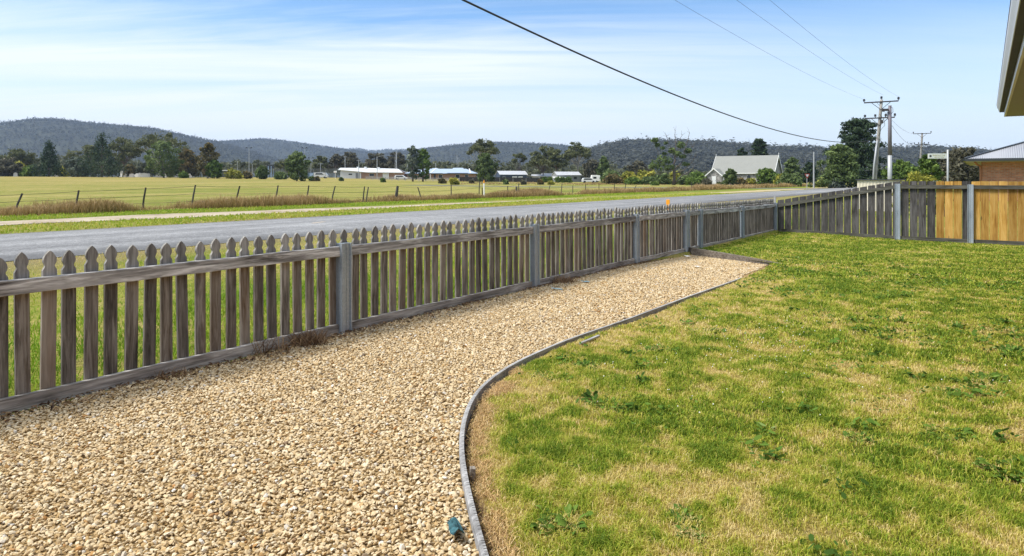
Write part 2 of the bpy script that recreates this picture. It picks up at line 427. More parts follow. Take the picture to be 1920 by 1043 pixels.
# ------------------------------------------------------------------ crushed stones
def ico():
    p = (1 + 5 ** .5) / 2
    v = np.array([(-1, p, 0), (1, p, 0), (-1, -p, 0), (1, -p, 0), (0, -1, p), (0, 1, p), (0, -1, -p), (0, 1, -p), (p, 0, -1), (p, 0, 1), (-p, 0, -1), (-p, 0, 1)], float)
    v /= np.linalg.norm(v[0])
    f = np.array([(0, 11, 5), (0, 5, 1), (0, 1, 7), (0, 7, 10), (0, 10, 11), (1, 5, 9), (5, 11, 4), (11, 10, 2), (10, 7, 6), (7, 1, 8), (3, 9, 4), (3, 4, 2), (3, 2, 6), (3, 6, 8), (3, 8, 9), (4, 9, 5), (2, 4, 11), (6, 2, 10), (8, 6, 7), (9, 8, 1)])
    return v, f
def rotmats(n, tilt):
    a = rng.uniform(0, 2 * np.pi, n); b = rng.normal(0, tilt, n); c = rng.normal(0, tilt, n)
    ca, sa, cb, sb, cc, sc = np.cos(a), np.sin(a), np.cos(b), np.sin(b), np.cos(c), np.sin(c)
    Rz = np.zeros((n, 3, 3)); Rz[:, 0, 0] = ca; Rz[:, 0, 1] = -sa; Rz[:, 1, 0] = sa; Rz[:, 1, 1] = ca; Rz[:, 2, 2] = 1
    Rx = np.zeros((n, 3, 3)); Rx[:, 0, 0] = 1; Rx[:, 1, 1] = cb; Rx[:, 1, 2] = -sb; Rx[:, 2, 1] = sb; Rx[:, 2, 2] = cb
    Ry = np.zeros((n, 3, 3)); Ry[:, 1, 1] = 1; Ry[:, 0, 0] = cc; Ry[:, 0, 2] = sc; Ry[:, 2, 0] = -sc; Ry[:, 2, 2] = cc
    return Ry @ Rx @ Rz
def make_stones(step, t0, t1, smin, smax):
    tt = np.arange(t0, t1, step); nn_ = np.arange(-2.5, 4.1, step)
    T, N = np.meshgrid(tt, nn_, indexing='ij'); T = T.ravel() + rng.uniform(-.45, .45, T.size) * step; N = N.ravel() + rng.uniform(-.45, .45, N.size) * step
    lo_ = np.where(T < 10.28, edge_n(T) + .02, np.interp(T, [10.28, 11.03], [2.62, 4.06]))
    lo_ = lo_ + np.where((T > 8.5) & (T < 10.4), .06 * fbm(T * 4, N * 4, 8), 0)
    k = (N > lo_) & (N < 4.085) & (T < 11.03)
    T, N = T[k], N[k]
    x = T * S - N * C; y = T * C + N * S
    vis = (y > 1.0) & (np.abs(x) < .95 * y + .6)
    T, N = T[vis], N[vis]; n = len(T)
    v, f = ico()
    sz = (smin + (smax - smin) * rng.random(n) ** 1.4) * np.where(rng.random(n) < .07, 1.35, 1)
    an = np.stack([rng.uniform(.8, 1.3, n), rng.uniform(.55, .95, n), rng.uniform(.3, .6, n)], -1)
    V = v[None] * rng.uniform(.78, 1.2, (n, 12, 1)) * an[:, None] * sz[:, None, None] + rng.normal(0, .06, (n, 12, 3)) * sz[:, None, None]
    V = np.einsum('nij,nkj->nki', rotmats(n, .42), V)
    Z = grav_z(T, N) + .003 + rng.uniform(0, .010, n)
    V += np.stack([T, N, Z], -1)[:, None]
    F = f[None] + 12 * np.arange(n)[:, None, None]
    tint = np.clip(rng.beta(2.4, 2.0, n) * .86 + .08 + .10 * (fbm(T * .8, N * .8, 91) - .5), 0, 1)
    r = rng.random(n); tint = np.where(r < .03, rng.uniform(0, .12, n), np.where(r > .965, rng.uniform(.93, 1, n), tint))
    return V.reshape(-1, 3), F.reshape(-1, 3), np.repeat(tint, 12)
a = make_stones(.0148, .4, 5.2, .0058, .0132); b = make_stones(.0185, 5.2, 11.05, .0078, .0145)
V = np.concatenate([a[0], b[0]]); F = np.concatenate([a[1], b[1] + len(a[0])])
st = np_obj('gravel', V, F, M['stone'], {'tint': np.concatenate([a[2], b[2]])}); st.rotation_euler = (0, 0, ANG)
tag(st, kind='stuff')
print('stones', len(F) // 20)

# ------------------------------------------------------------------ grass
def blades(x, y, z, h, w, lean, tint, tip=None, curl=.35):
    """returns verts, tris, tint: a bent three-triangle blade at each point (world coordinates)."""
    n = len(x); yaw = rng.uniform(0, 2 * np.pi, n); la = rng.uniform(0, 2 * np.pi, n)
    dx, dy = np.cos(yaw) * w / 2, np.sin(yaw) * w / 2
    lx, ly = np.cos(la) * lean * h, np.sin(la) * lean * h
    P = np.zeros((n, 5, 3)); b = np.stack([x, y, z], -1)
    P[:, 0] = b - np.stack([dx, dy, 0 * x], -1); P[:, 1] = b + np.stack([dx, dy, 0 * x], -1)
    m = b + np.stack([lx * curl, ly * curl, h * .6], -1)
    P[:, 2] = m - np.stack([dx, dy, 0 * x], -1) * .8; P[:, 3] = m + np.stack([dx, dy, 0 * x], -1) * .8
    P[:, 4] = b + np.stack([lx, ly, h * np.sqrt(np.maximum(.08, 1 - (lean * .85) ** 2))], -1)
    F = np.array([(0, 1, 3), (0, 3, 2), (2, 3, 4)])[None] + 5 * np.arange(n)[:, None, None]
    tp = tint if tip is None else tip
    tt = np.stack([tint, tint, (tint + tp) / 2, (tint + tp) / 2, tp], -1)
    return P.reshape(-1, 3), F.reshape(-1, 3), np.clip(tt, 0, 1).ravel()
def merge(parts):
    V, F, A = [], [], []; o = 0
    for v, f, a_ in parts: V.append(v); F.append(f + o); A.append(a_); o += len(v)
    return np.concatenate(V), np.concatenate(F), np.concatenate(A)
def wedge(n, d0, d1, half=.74):
    a_ = rng.uniform(-half, half, n); d = np.sqrt(rng.uniform(d0 ** 2, d1 ** 2, n))
    return d * np.sin(a_), d * np.cos(a_)

parts = []
for d0, d1, rho, w, hs in ((1.5, 3.2, 62000, .0026, .72), (3.2, 5.2, 30000, .0036, .74), (5.2, 9, 12500, .0056, .78), (9, 19, 3600, .0105, .85)):
    n = int(rho * .74 * (d1 ** 2 - d0 ** 2))
    x, y = wedge(n, d0, d1); T, N = TN(x, y)
    d_e = lawn_top(T) - N
    ef = edge_f(T, N)
    k = (d_e > .03) & (N < 4.08) & (T < 16.95) & (N > -9)
    k &= (ef > .16) | (rng.random(n) < .22)
    x, y, T, N, ef = x[k], y[k], T[k], N[k], ef[k]; n = len(x)
    s = straw_f(T, N)
    clump = .55 * fbm(T * 9, N * 9, 71, 2) + .45 * fbm(T * 3.1, N * 3.1, 72, 2)
    k = rng.random(n) < np.clip(.35 + 1.1 * clump - .25 * s, .1, 1)
    x, y, T, N, s, clump, ef = x[k], y[k], T[k], N[k], s[k], clump[k], ef[k]; n = len(x)
    s = np.where(ef < .42, np.maximum(s, .85 - (ef - .2) * 1.2), s)
    tint = np.clip(s * .74 + rng.normal(0, .15, n) + .04 + .55 * (.5 - clump), 0, 1)
    tint = np.where(rng.random(n) < .12, np.clip(tint + .35, 0, 1), tint)
    lush = .6 + .75 * fbm(T * 1.7 + 9, N * 1.7, 81, 2)
    h = rng.uniform(.016, .046, n) * lush * (1.12 - .35 * s) * (.35 + 1.35 * clump) * hs * np.where(ef < .3, .6, 1)
    z = lawn_z(T, N)
    parts.append(blades(x, y, z, h, w * rng.uniform(.7, 1.3, n), rng.uniform(.2, 1.05, n), tint, np.clip(tint + .10, 0, 1)))
V, F, A = merge(parts); print('lawn blades', len(F) // 3)
lg = np_obj('lawn_grass', V, F, M['blade'], {'tint': A}); tag(lg, kind='stuff')

# verge beyond the picket fence
parts = []
n = 150000
T = rng.uniform(-3, 20, n); N = rng.uniform(4.2, 11.75, n); dist = np.hypot(T * S - N * C, T * C + N * S)
near = N < 6.6
k = rng.random(n) < np.clip(9.0 / dist, 0, 1) * np.where(near, 1, .55)
T, N, dist = T[k], N[k], dist[k]; n = len(T)
s = np.clip((fbm(T * .8, N * .8, 33, 3) - .34) * 1.9, 0, 1) * .62 + .38 * sstep(5.8, 8.2, N) + .35 * sstep(9.8, 11.4, N)
h = rng.uniform(.035, .10, n) * np.where(N < 6.3, 1.0, .6) * (1.1 - .5 * np.clip(s, 0, 1))
tint = np.clip(s + rng.normal(0, .13, n), 0, 1)
parts.append(blades(T * S - N * C, T * C + N * S, 0 * T, h, rng.uniform(.005, .009, n), rng.uniform(.3, 1.0, n), tint, tint + .08))
# far roadside strips
n = 42000
T = rng.uniform(-22, 60, n); N = np.where(rng.random(n) < .55, rng.uniform(17.75, 20.9, n), rng.uniform(23.3, 26.4, n))
s = np.where(N > 22, .34, .52) + .6 * (fbm(T * .5, N * .5, 35, 3) - .5)
h = rng.uniform(.03, .09, n); tint = np.clip(s + rng.normal(0, .12, n), 0, 1)
parts.append(blades(T * S - N * C, T * C + N * S, 0 * T, h, rng.uniform(.02, .04, n), rng.uniform(.2, .8, n), tint, tint + .08))
V, F, A = merge(parts)
vg = np_obj('verge_grass', V, F, M['verge_blade'], {'tint': A}); tag(vg, kind='stuff')

# long brown grass along the wire fence
n = 130000
T = rng.uniform(-24, 150, n) ** 1; T = np.where(rng.random(n) < .55, rng.uniform(-24, 45, n), T)
N = 27.4 + rng.normal(0, .62, n)
dens = fbm(T * .42, N * .6, 23, 3)
k = rng.random(n) < np.clip((dens - .30) * 4.0, .12, 1) * np.where(T > 85, .35, 1)
T, N, dens = T[k], N[k], dens[k]; n = len(T)
h = rng.uniform(.2, .66, n) * np.clip(.35 + 1.5 * (dens - .3), .3, 1.15) * np.where(T > 70, 1.25, 1)
gr = fbm(T * .25, N * 0, 29, 2)
tint = np.clip(.18 + .45 * rng.random(n) + .35 * (gr - .5), 0, 1)
dist = np.hypot(T * S - N * C, T * C + N * S)
parts = [blades(T * S - N * C, T * C + N * S, 0 * T, h, rng.uniform(.012, .022, n) * np.maximum(1, dist / 32), rng.uniform(.1, .7, n), tint * .7, np.clip(tint + .45, 0, 1))]
# pale seeding grass in front of the church
n = 6000
T = rng.uniform(112, 150, n); N = rng.uniform(27, 40, n)
k = fbm(T * .2, N * .2, 45, 2) > .5; T, N = T[k], N[k]; n = len(T)
parts.append(blades(T * S - N * C, T * C + N * S, 0 * T, rng.uniform(.15, .5, n), rng.uniform(.05, .1, n), rng.uniform(.1, .6, n), rng.uniform(0, .5, n), rng.uniform(.3, 1.3, n)))
# rough straw at the far edge of the paddock
n = 7000
px = rng.uniform(850, 1330, n); Yd = rng.uniform(150, 200, n); x = (px - 960) / 1280 * Yd; T, N = TN(x, Yd)
k = fbm(x * .12, Yd * .12, 47, 2) > .5; x, Yd, T, N = x[k], Yd[k], T[k], N[k]; n = len(x)
parts.append(blades(x, Yd, far_z(T, N), rng.uniform(.1, .35, n), rng.uniform(.08, .16, n), rng.uniform(.1, .7, n), rng.uniform(.2, .7, n), rng.uniform(.5, 1, n)))
V, F, A = merge(parts)
tg_ = np_obj('long_grass', V, F, M['tall_blade'], {'tint': A}); tag(tg_, kind='stuff')
# ------------------------------------------------------------------ picket fence
def TPX(px, n):
    k = (px - CXP) / FPX
    return (k * n * S + n * C) / (S - k * C)
FN = 4.12
pf = empty('picket_fence', W(0, FN), ANG)
tag(pf, 'weathered grey picket fence with pointed tops and steel posts running beside the gravel bed', 'fence')
def zb(t): return float(yard_z(t, 3.9))
post_t = [-1.85, .85] + [TPX(p, FN) for p in (645, 1003, 1193, 1287, 1313, 1392, 1454)]
def post_mesh(h, mirror=1, name='post'):
    m = MB(); s = mirror
    prof = [(-.053, .032), (-.053, -.036), (-.047, -.040), (-.026, -.040), (-.020, -.034), (-.018, -.020), (.006, -.020), (.010, -.024), (.026, -.024), (.030, -.020), (.038, -.020), (.042, -.034), (.053, -.034), (.053, .032)]
    m.prism([(x * s, y) for x, y in (prof if s > 0 else prof[::-1])], 'z', -.25, h)
    for z in (h - .045, .09, h * .5):
        m.lathe([(0, -.002), (.006, -.002), (.006, .003), (0, .005)], (0, 0, 0), 8)
        b = len(m.v) - 32
        m.v[b:] = [(x + .012 * s, -.023 - zz, z + y) for x, y, zz in m.v[b:]]
    return m.mesh(name, M['galv'])
pm = post_mesh(.705)
wide = {5}
for i, t in enumerate(post_t):
    o = bpy.data.objects.new('post', pm); link(o, pf); o.location = (t, 0, zb(t))
    if i in wide: o.scale = (1.5, 1.2, 1.0)
    o.rotation_euler = (random.uniform(-.012, .012), random.uniform(-.012, .012), 0)
def strip_board(name, mat, t0, t1, y0, y1, zlo, zhi, parent, wob=.004, seg=12):
    """a sawn board following the ground between two posts; zlo/zhi above the local base."""
    m = MB(); n = seg
    for i in range(n + 1):
        u = i / n; t = t0 + (t1 - t0) * u
        w1, w2 = random.uniform(-wob, wob), random.uniform(-wob, wob)
        b = (zb(t0) * (1 - u) + zb(t1) * u)
        e = .0025
        m.v += [(t, y0 + e, b + zlo + w1), (t, y1, b + zlo + w1), (t, y1, b + zhi + w2), (t, y0 + e, b + zhi + w2), (t, y0, b + zhi + w2 - e), (t, y0, b + zlo + w1 + e)]
    for i in range(n):
        a, c = i * 6, (i + 1) * 6
        for k in range(6): m.f.append((a + k, a + (k + 1) % 6, c + (k + 1) % 6, c + k))
    m.f.append(tuple(range(6))); m.f.append(tuple(n * 6 + k for k in range(6))[::-1])
    return m.build(name, mat, parent)
for a, b in zip(post_t[:-1], post_t[1:]):
    strip_board('rail', M['rail'], a + .054, b - .054, -.016, .026, .606, .684, pf, .003)
    strip_board('plinth_board', M['plinth'], a + .054, b - .054, -.002, .024, -.10, .075 + random.uniform(-.006, .006), pf, .004)
def picket_outline(w=.034, h=.8, tip=.0):
    pts = [(-w, .03), (w, .03)]
    right = [(w, h - .106), (w * .90, h - .099), (w * .74, h - .091), (w * .66, h - .083), (w * .69, h - .076), (w * .83, h - .067), (w * .92, h - .057), (w * .92, h - .048), (w * .81, h - .035), (w * .60, h - .021), (w * .33, h - .0095), (w * .10, h - .002), (0, h)]
    return pts + right + [(-x, z) for x, z in right[:-1]][::-1]
def picket_mesh(h, w, warp):
    m = MB(); m.prism(picket_outline(w, h), 'y', .028, .046)
    return m.mesh('picket', M['picket'])
pmeshes = [picket_mesh(.815 + random.uniform(-.008, .008), .034 + random.uniform(-.0015, .0015), 0) for _ in range(9)]
p0 = TPX(46, FN + .03); pitch = (TPX(625, FN + .03) - p0) / 19
rest = MB(); cnt = 0
for i in range(-14, 146):
    t = p0 + i * pitch + random.uniform(-.006, .006)
    if t > 16.86: break
    if i >= -3 and cnt < 100:
        o = bpy.data.objects.new('picket', random.choice(pmeshes)); link(o, pf)
        o.location = (t, random.uniform(-.001, .001), zb(t) + random.uniform(-.011, .007))
        o.rotation_euler = (random.uniform(-.006, .006), random.gauss(0, .009), random.uniform(-.03, .03)); cnt += 1
    else:
        pts = picket_outline(.034, .815 + random.uniform(-.012, .008)); b = len(rest.v)
        rest.prism([(t + x, zb(t) + z) for x, z in pts], 'y', .028, .046)
rp = rest.build('picket_row', M['picket'], pf); tag(rp, kind='stuff')

# ------------------------------------------------------------------ paling fence across the end of the yard
CT = 16.92
pal = empty('paling_fence', W(CT, FN), ANG - math.pi / 2)
tag(pal, 'dark grey paling fence across the far lawn with new golden boards at right', 'fence')
def pbase(u): return float(yard_z(CT, FN - u)) - .005
def ptop(u): return (.70 + (1.165 - .70) * u / 2.54) if u < 2.54 else 1.165
pp = [.0, 2.54, 3.85, 6.4, 8.95]
pm2 = post_mesh(1.26, -1, 'paling_post')
for u in pp[1:]:
    o = bpy.data.objects.new('post', pm2); link(o, pal); o.location = (u, -.02, pbase(u) - .03)
for a, b in zip(pp[:-1], pp[1:]):
    m = MB(); m.bar((a + .055, -.026, ptop(a) - .118), (b - .055, -.026, ptop(b - .01) - .118), .042, .075); m.build('rail', M['paling_rail'], pal)
    m = MB(); m.bar((a + .055, -.02, pbase(a) + .065), (b - .055, -.02, pbase(b) + .065), .026, .075); m.build('plinth_board', M['paling_rail'], pal)
u = .045; k = 0; PITCH = .159
while u < 8.9:
    a, b = u, u + .1435 + random.uniform(-.004, .003)
    new = (u > 3.22 and not (3.66 < u < 3.79))
    m = MB()
    za, zb_ = ptop(a) + random.uniform(-.006, .006), ptop(b) + random.uniform(-.006, .006)
    lo_ = pbase(u) + .055
    y0 = random.uniform(-.006, .006)
    e = .02
    m.prism([(a, lo_), (b, lo_), (b, zb_ - e * .4), (b - .006, zb_), (a + .006, za), (a, za - e * .4)], 'y', y0, y0 + .015)
    if new: b += 0
    o = m.build('new_paling' if new else 'paling', M['new_paling' if new else 'paling'], pal)
    if new and u < 3.4: tag(o, 'new golden pine paling')
    o.rotation_euler = (0, 0, 0)
    u += PITCH + (-.006 if new else random.uniform(-.006, .006)); k += 1
m = MB(); m.box(-.05, -.005, .01, .05, pbase(0), .80); m.build('corner_stub', M['rail'], pal)

# ------------------------------------------------------------------ edging of the gravel bed
ed = empty('timber_edging', W(4, 2.5), ANG)
tag(ed, 'pale grey saw-kerfed timber edging curving between gravel and lawn', 'edging')
def curve_pts(t0, t1, st):
    t = t0; out = []
    while t < t1: out.append((t, float(edge_n(t)))); t += st
    return out
base = [( -2.2 + .01 * i) for i in range(int((8.44 + 2.2) / .01) + 1)]
P = np.array([(t, float(edge_n(t))) for t in base]); seg = np.hypot(*np.diff(P, axis=0).T); arc = np.concatenate([[0], np.cumsum(seg)])
def at_arc(s_): return np.array([np.interp(s_, arc, P[:, 0]), np.interp(s_, arc, P[:, 1])])
m = MB(); s_ = 0; rows = []
while s_ < arc[-1]:
    t_ = at_arc(s_)[0]
    if t_ < 3.9:
        L = .011 + .022 * random.random() ** 1.5
        rows += [(s_, .011), (s_ + L, .011), (s_ + L + .0004, .0), (s_ + L + .0036, .0)]; s_ += L + .004
    else: rows += [(s_, .011)]; s_ += .2
for s1, yo in rows:
    p = at_arc(s1); p2 = at_arc(min(s1 + .01, arc[-1])); p1 = at_arc(max(s1 - .01, 0)); d = p2 - p1; d /= np.linalg.norm(d); nrm = np.array([-d[1], d[0]])
    zz = .036 + .006 * math.sin(s1 * 1.3) + float(yard_z(p[0], p[1])) - .012 * float(sstep(6.5, 8.4, p[0]))
    gside = p + nrm * .010; lside = p - nrm * yo
    for q_, z in ((gside, -.09), (gside, zz - .002), (gside - nrm * .002, zz), (lside, zz), (lside, -.09)):
        m.v.append((q_[0] - 4, q_[1] - 2.5, z))
for i in range(len(rows) - 1):
    a, b = i * 5, (i + 1) * 5
    for k in range(5): m.f.append((a + k, a + (k + 1) % 5, b + (k + 1) % 5, b + k))
m.f.append(tuple(range(5))); m.f.append(tuple((len(rows) - 1) * 5 + k for k in range(5))[::-1])
m.build('edging_strip', M['edging'], ed)
def peg(t, off=-.032):
    p = np.array([t, float(edge_n(t))]); p2 = np.array([t + .02, float(edge_n(t + .02))]); d = (p2 - p) / np.linalg.norm(p2 - p); nn2 = np.array([-d[1], d[0]])
    q_ = p + nn2 * off
    m = MB(); m.box(-.016, .016, -.011, .011, -.1, .052); m.v = [(x + (.0 if z < 0 else .003), y, z) for x, y, z in m.v]
    o = m.build('peg', M['endboard'], ed, bevel=.002); o.location = (q_[0] - 4, q_[1] - 2.5, 0); o.rotation_euler = (.05, .04, math.atan2(d[1], d[0]))
peg(2.12)
m = MB(); m.bar((0, 0, 0), (.30, 0, 0), .022, .014); oc = m.build('timber_offcut', M['edging'], bevel=.003)
x, y = GP(1088, 645, .02); oc.location = (x, y, .022); oc.rotation_euler = (0, 0, ANG + .02); tag(oc, 'short pale timber offcut lying against the lawn side of the edging', 'timber offcut')
m = MB(); n0 = 14
A0 = Vector((*W(11.06, 4.11)[:2], 0)); B0 = Vector((*W(10.22, 2.36)[:2], 0))
dirv = (B0 - A0).normalized(); side = Vector((dirv.y, -dirv.x, 0))
m = MB()
for i in range(n0 + 1):
    u = i / n0; p = A0 * (1 - u) + B0 * u; top = .072 - .05 * u - .03 * u ** 3
    for sg, z in ((-.017, -.16), (.017, -.16), (.017, top - .002 + random.uniform(-.002, .002)), (-.017, top)):
        m.v.append(tuple(p + side * sg + Vector((0, 0, z))))
for i in range(n0):
    a, b = i * 4, i * 4 + 4
    for k in range(4): m.f.append((a + k, a + (k + 1) % 4, b + (k + 1) % 4, b + k))
m.f += [(0, 1, 2, 3), tuple(n0 * 4 + k for k in (3, 2, 1, 0))]
eb = m.build('edging_board', M['endboard']); tag(eb, 'brown timber board closing the far end of the gravel bed', 'edging board')

# ------------------------------------------------------------------ litter and scraps
def scrap_mat(name, a, b):
    q = NT(name); n1 = q.noise(q.coord(), 40, 3); return q.pbr(q.ramp(n1, [(.35, a), (.65, b)]), .6, spec=.2)
M['teal'] = scrap_mat('teal_plastic', (.010, .035, .042), (.05, .14, .16)); M['blue_scrap'] = scrap_mat('faded_blue_plastic', (.12, .22, .26), (.32, .45, .50)); M['white_scrap'] = scrap_mat('white_paper', (.6, .6, .6), (.8, .8, .8))
def scrap(name, px, py, lx, ly, rz, mat, label, cat, crumple=.4):
    m = MB(); nx, ny = 9, 6
    rr = np.random.default_rng(int(px))
    for i in range(nx):
        for j in range(ny):
            u, v = i / (nx - 1) - .5, j / (ny - 1) - .5
            taper = 1 - .55 * abs(u + .1)
            m.v.append((u * lx, v * ly * taper * 1.2, crumple * ly * (.6 * math.cos(v * 5) + .5 * rr.random() + .35 * math.sin(u * 9))))
    for i in range(nx - 1):
        for j in range(ny - 1): m.f.append((i * ny + j, i * ny + j + 1, (i + 1) * ny + j + 1, (i + 1) * ny + j))
    o = m.build(name, mat, smooth=False)
    sm = o.modifiers.new('thick', 'SOLIDIFY'); sm.thickness = .0015
    x, y = GP(px, py, .03); o.location = (x, y, .03 + yard_z(*TN(x, y))); o.rotation_euler = (.1, .15, rz); tag(o, label, cat); return o
scrap('plastic_scrap', 854, 988, .15, .04, R(104), M['teal'], 'crumpled teal plastic scrap on the gravel beside the curved edging', 'plastic scrap')
scrap('plastic_scrap', 1044, 541, .12, .035, R(10), M['blue_scrap'], 'flat bluish plastic scrap on the gravel near the second visible fence post', 'plastic scrap', .15)
scrap('plastic_scrap', 1098, 528, .13, .035, R(35), M['blue_scrap'], 'torn blue-green scrap in the gravel farther along the plinth board', 'plastic scrap', .2)
scrap('paper_scrap', 1307, 499, .10, .045, R(30), M['white_scrap'], 'small white paper scrap on gravel near the far end board', 'paper scrap', .1)
scrap('paper_scrap', 1288, 479, .10, .05, R(20), M['white_scrap'], 'white scrap tucked in the far corner of the gravel bed', 'paper scrap', .15)

# brown litter along the foot of the plinth
M['litter'] = blade_mat('brown_leaf_litter', [(0, (.05, .03, .02)), (.5, (.17, .10, .055)), (1, (.36, .25, .14))], .1)
n = 2600
T = rng.uniform(.6, 11, n); N = 4.10 - np.abs(rng.normal(0, .07, n)) * np.where(T < 5, 1.2, .6)
k = rng.random(n) < np.clip((fbm(T * 1.2, N * 0 + 2, 13) - .32) * 4, .1, 1); T, N = T[k], N[k]; n = len(T)
v0 = np.zeros((n, 4, 3)); sz = rng.uniform(.006, .022, n)
v0[:, 0, 0] = -sz; v0[:, 1, 1] = -sz * .4; v0[:, 2, 0] = sz; v0[:, 3, 1] = sz * .4; v0[:, 1, 2] = v0[:, 3, 2] = sz * .3
V = np.einsum('nij,nkj->nki', rotmats(n, .4), v0) + np.stack([T, N, grav_z(T, N) + .02], -1)[:, None]
lt = np_obj('leaf_litter', V.reshape(-1, 3), (np.array([(0, 1, 2, 3)])[None] + 4 * np.arange(n)[:, None, None]).reshape(-1, 4), M['litter'], {'tint': np.repeat(rng.random(n), 4)}); lt.rotation_euler = (0, 0, ANG)
tag(lt, kind='stuff')
# dry dead grass in the strip beside the curved edging
M['thatch'] = blade_mat('dry_orange_thatch', [(0, (.14, .09, .05)), (.4, (.46, .30, .135)), (.8, (.72, .51, .24)), (1, (.80, .64, .40))], .2)
n = 60000
T = rng.uniform(-.2, 4.3, n); off = np.abs(rng.normal(.085, .04, n)); N = edge_n(T) - off
ef = edge_f(T, N); k = (ef < .62) & (off > .035) & (rng.random(n) < np.clip(.1 + 2.2 * (ef - .1), .06, 1)) & (fbm(T * 6, N * 6, 17, 2) > .34); T, N = T[k], N[k]; n = len(T)
V, F, A = blades(T * S - N * C, T * C + N * S, lawn_z(T, N) + .002, rng.uniform(.012, .04, n), rng.uniform(.0016, .003, n), rng.uniform(.9, 1.6, n), np.clip(rng.normal(.55, .22, n), 0, 1), curl=.55)
o = np_obj('dry_thatch', V, F, M['thatch'], {'tint': A}); tag(o, kind='stuff')
def dry_clump(px, py, r, n, label, h=.14):
    x0, y0 = GP(px, py, .03); rr = rng
    a_ = rr.uniform(0, 2 * np.pi, n); rad = r * np.sqrt(rr.random(n))
    x = np.cos(a_) * rad; y = np.sin(a_) * rad * .6
    V, F, A = blades(x, y, 0 * x, rr.uniform(.4, 1, n) * h, rr.uniform(.003, .006, n), rr.uniform(.4, 1.3, n), rr.uniform(.2, 1, n), curl=.6)
    o = np_obj('dry_weed', V, F, M['litter'], {'tint': A}); o.location = (x0, y0, .01); tag(o, label, 'weed'); return o
dry_clump(578, 640, .13, 420, 'matted dry brown weed against the plinth left of the first steel post')
dry_clump(500, 655, .15, 90, 'sparse straggling dry weed stems leaning on the plinth board', .16)
dry_clump(1055, 527, .16, 260, 'low dry brown weed tuft by the plinth right of the second steel post', .12)
dry_clump(325, 700, .10, 60, 'thin dry stalks in the gravel below the nearest pickets', .08)

# ------------------------------------------------------------------ broad-leaved weeds in the lawn
M['weed'] = blade_mat('weed_leaves', [(0, (.05, .10, .02)), (.5, (.10, .185, .03)), (.85, (.16, .26, .045)), (1, (.26, .34, .12))], .3)
for nd in M['weed'].node_tree.nodes:
    if nd.type == 'BSDF_PRINCIPLED': nd.inputs['Specular IOR Level'].default_value = .04; nd.inputs['Roughness'].default_value = .85
def weed_mesh(seed, nl, r, up, jag):
    rr = random.Random(seed); V, F, A = [], [], []
    for i in range(nl):
        a = i * 2.4 + rr.uniform(-.4, .4); L = r * rr.uniform(.35, 1.1); el = up * rr.uniform(.2, 1.9); sg = 7; t0 = rr.random(); b = len(V)
        wid = L * rr.uniform(.10, .17)
        for k in range(sg + 1):
            u = k / sg; rad = L * u; z = .012 + math.sin(min(u * 1.5, 1.6)) * L * el * .6 - u * u * L * el * .35 + .012
            w = wid * (math.sin(math.pi * min(1, u * .92 + .1)) ** .7) * (1 + jag * (1 if k % 2 else -1))
            cx, cy = math.cos(a) * rad, math.sin(a) * rad; px_, py_ = -math.sin(a) * w / 2, math.cos(a) * w / 2
            V += [(cx - px_, cy - py_, z + w * .2), (cx, cy, z), (cx + px_, cy + py_, z + w * .2)]
            A += [t0 * .8 + .1 * u, min(1, t0 * .8 + .25), t0 * .8 + .1 * u]
        for k in range(sg):
            c = b + k * 3; F += [(c, c + 1, c + 4, c + 3), (c + 1, c + 2, c + 5, c + 4)]
    return np_mesh('weed', np.array(V), np.array(F), M['weed'], {'tint': np.array(A)}, smooth=True)
def clump_mesh(seed, nl):
    rr = random.Random(seed); V, F, A = [], [], []
    lob = [(rr.uniform(-.55, .55), rr.uniform(-.5, .5), rr.uniform(.3, .55)) for _ in range(4)]
    for i in range(nl):
        cx, cy, cr = rr.choice(lob); a = rr.uniform(0, 6.283); q_ = cr * math.sqrt(rr.random()); ox, oy = cx + math.cos(a) * q_, cy + math.sin(a) * q_
        a = math.atan2(oy, ox) + rr.gauss(0, .9); L = rr.uniform(.16, .38); wid = L * rr.uniform(.28, .5); t0 = rr.random(); b = len(V); el = rr.uniform(.1, .9); sg = 5; tw = rr.uniform(-.4, .4)
        for k in range(sg + 1):
            u = k / sg; rad = L * u; z = .03 + rr.uniform(0, .01) + math.sin(u * 1.9) * L * el * .7
            w = wid * math.sin(math.pi * min(1, u * .9 + .1)) ** .8; px_, py_ = -math.sin(a) * w / 2, math.cos(a) * w / 2
            V += [(ox + math.cos(a) * rad - px_, oy + math.sin(a) * rad - py_, z + w * (.25 + tw)), (ox + math.cos(a) * rad, oy + math.sin(a) * rad, z), (ox + math.cos(a) * rad + px_, oy + math.sin(a) * rad + py_, z + w * (.25 - tw))]
            A += [t0 * .8, min(1, t0 * .8 + .2), t0 * .8 + .1]
        for k in range(sg):
            c = b + k * 3; F += [(c, c + 1, c + 4, c + 3), (c + 1, c + 2, c + 5, c + 4)]
    return np_mesh('weed', np.array(V), np.array(F), M['weed'], {'tint': np.array(A)}, smooth=True)
wm = [clump_mesh(50 + i, 95 + 15 * i) for i in range(4)]
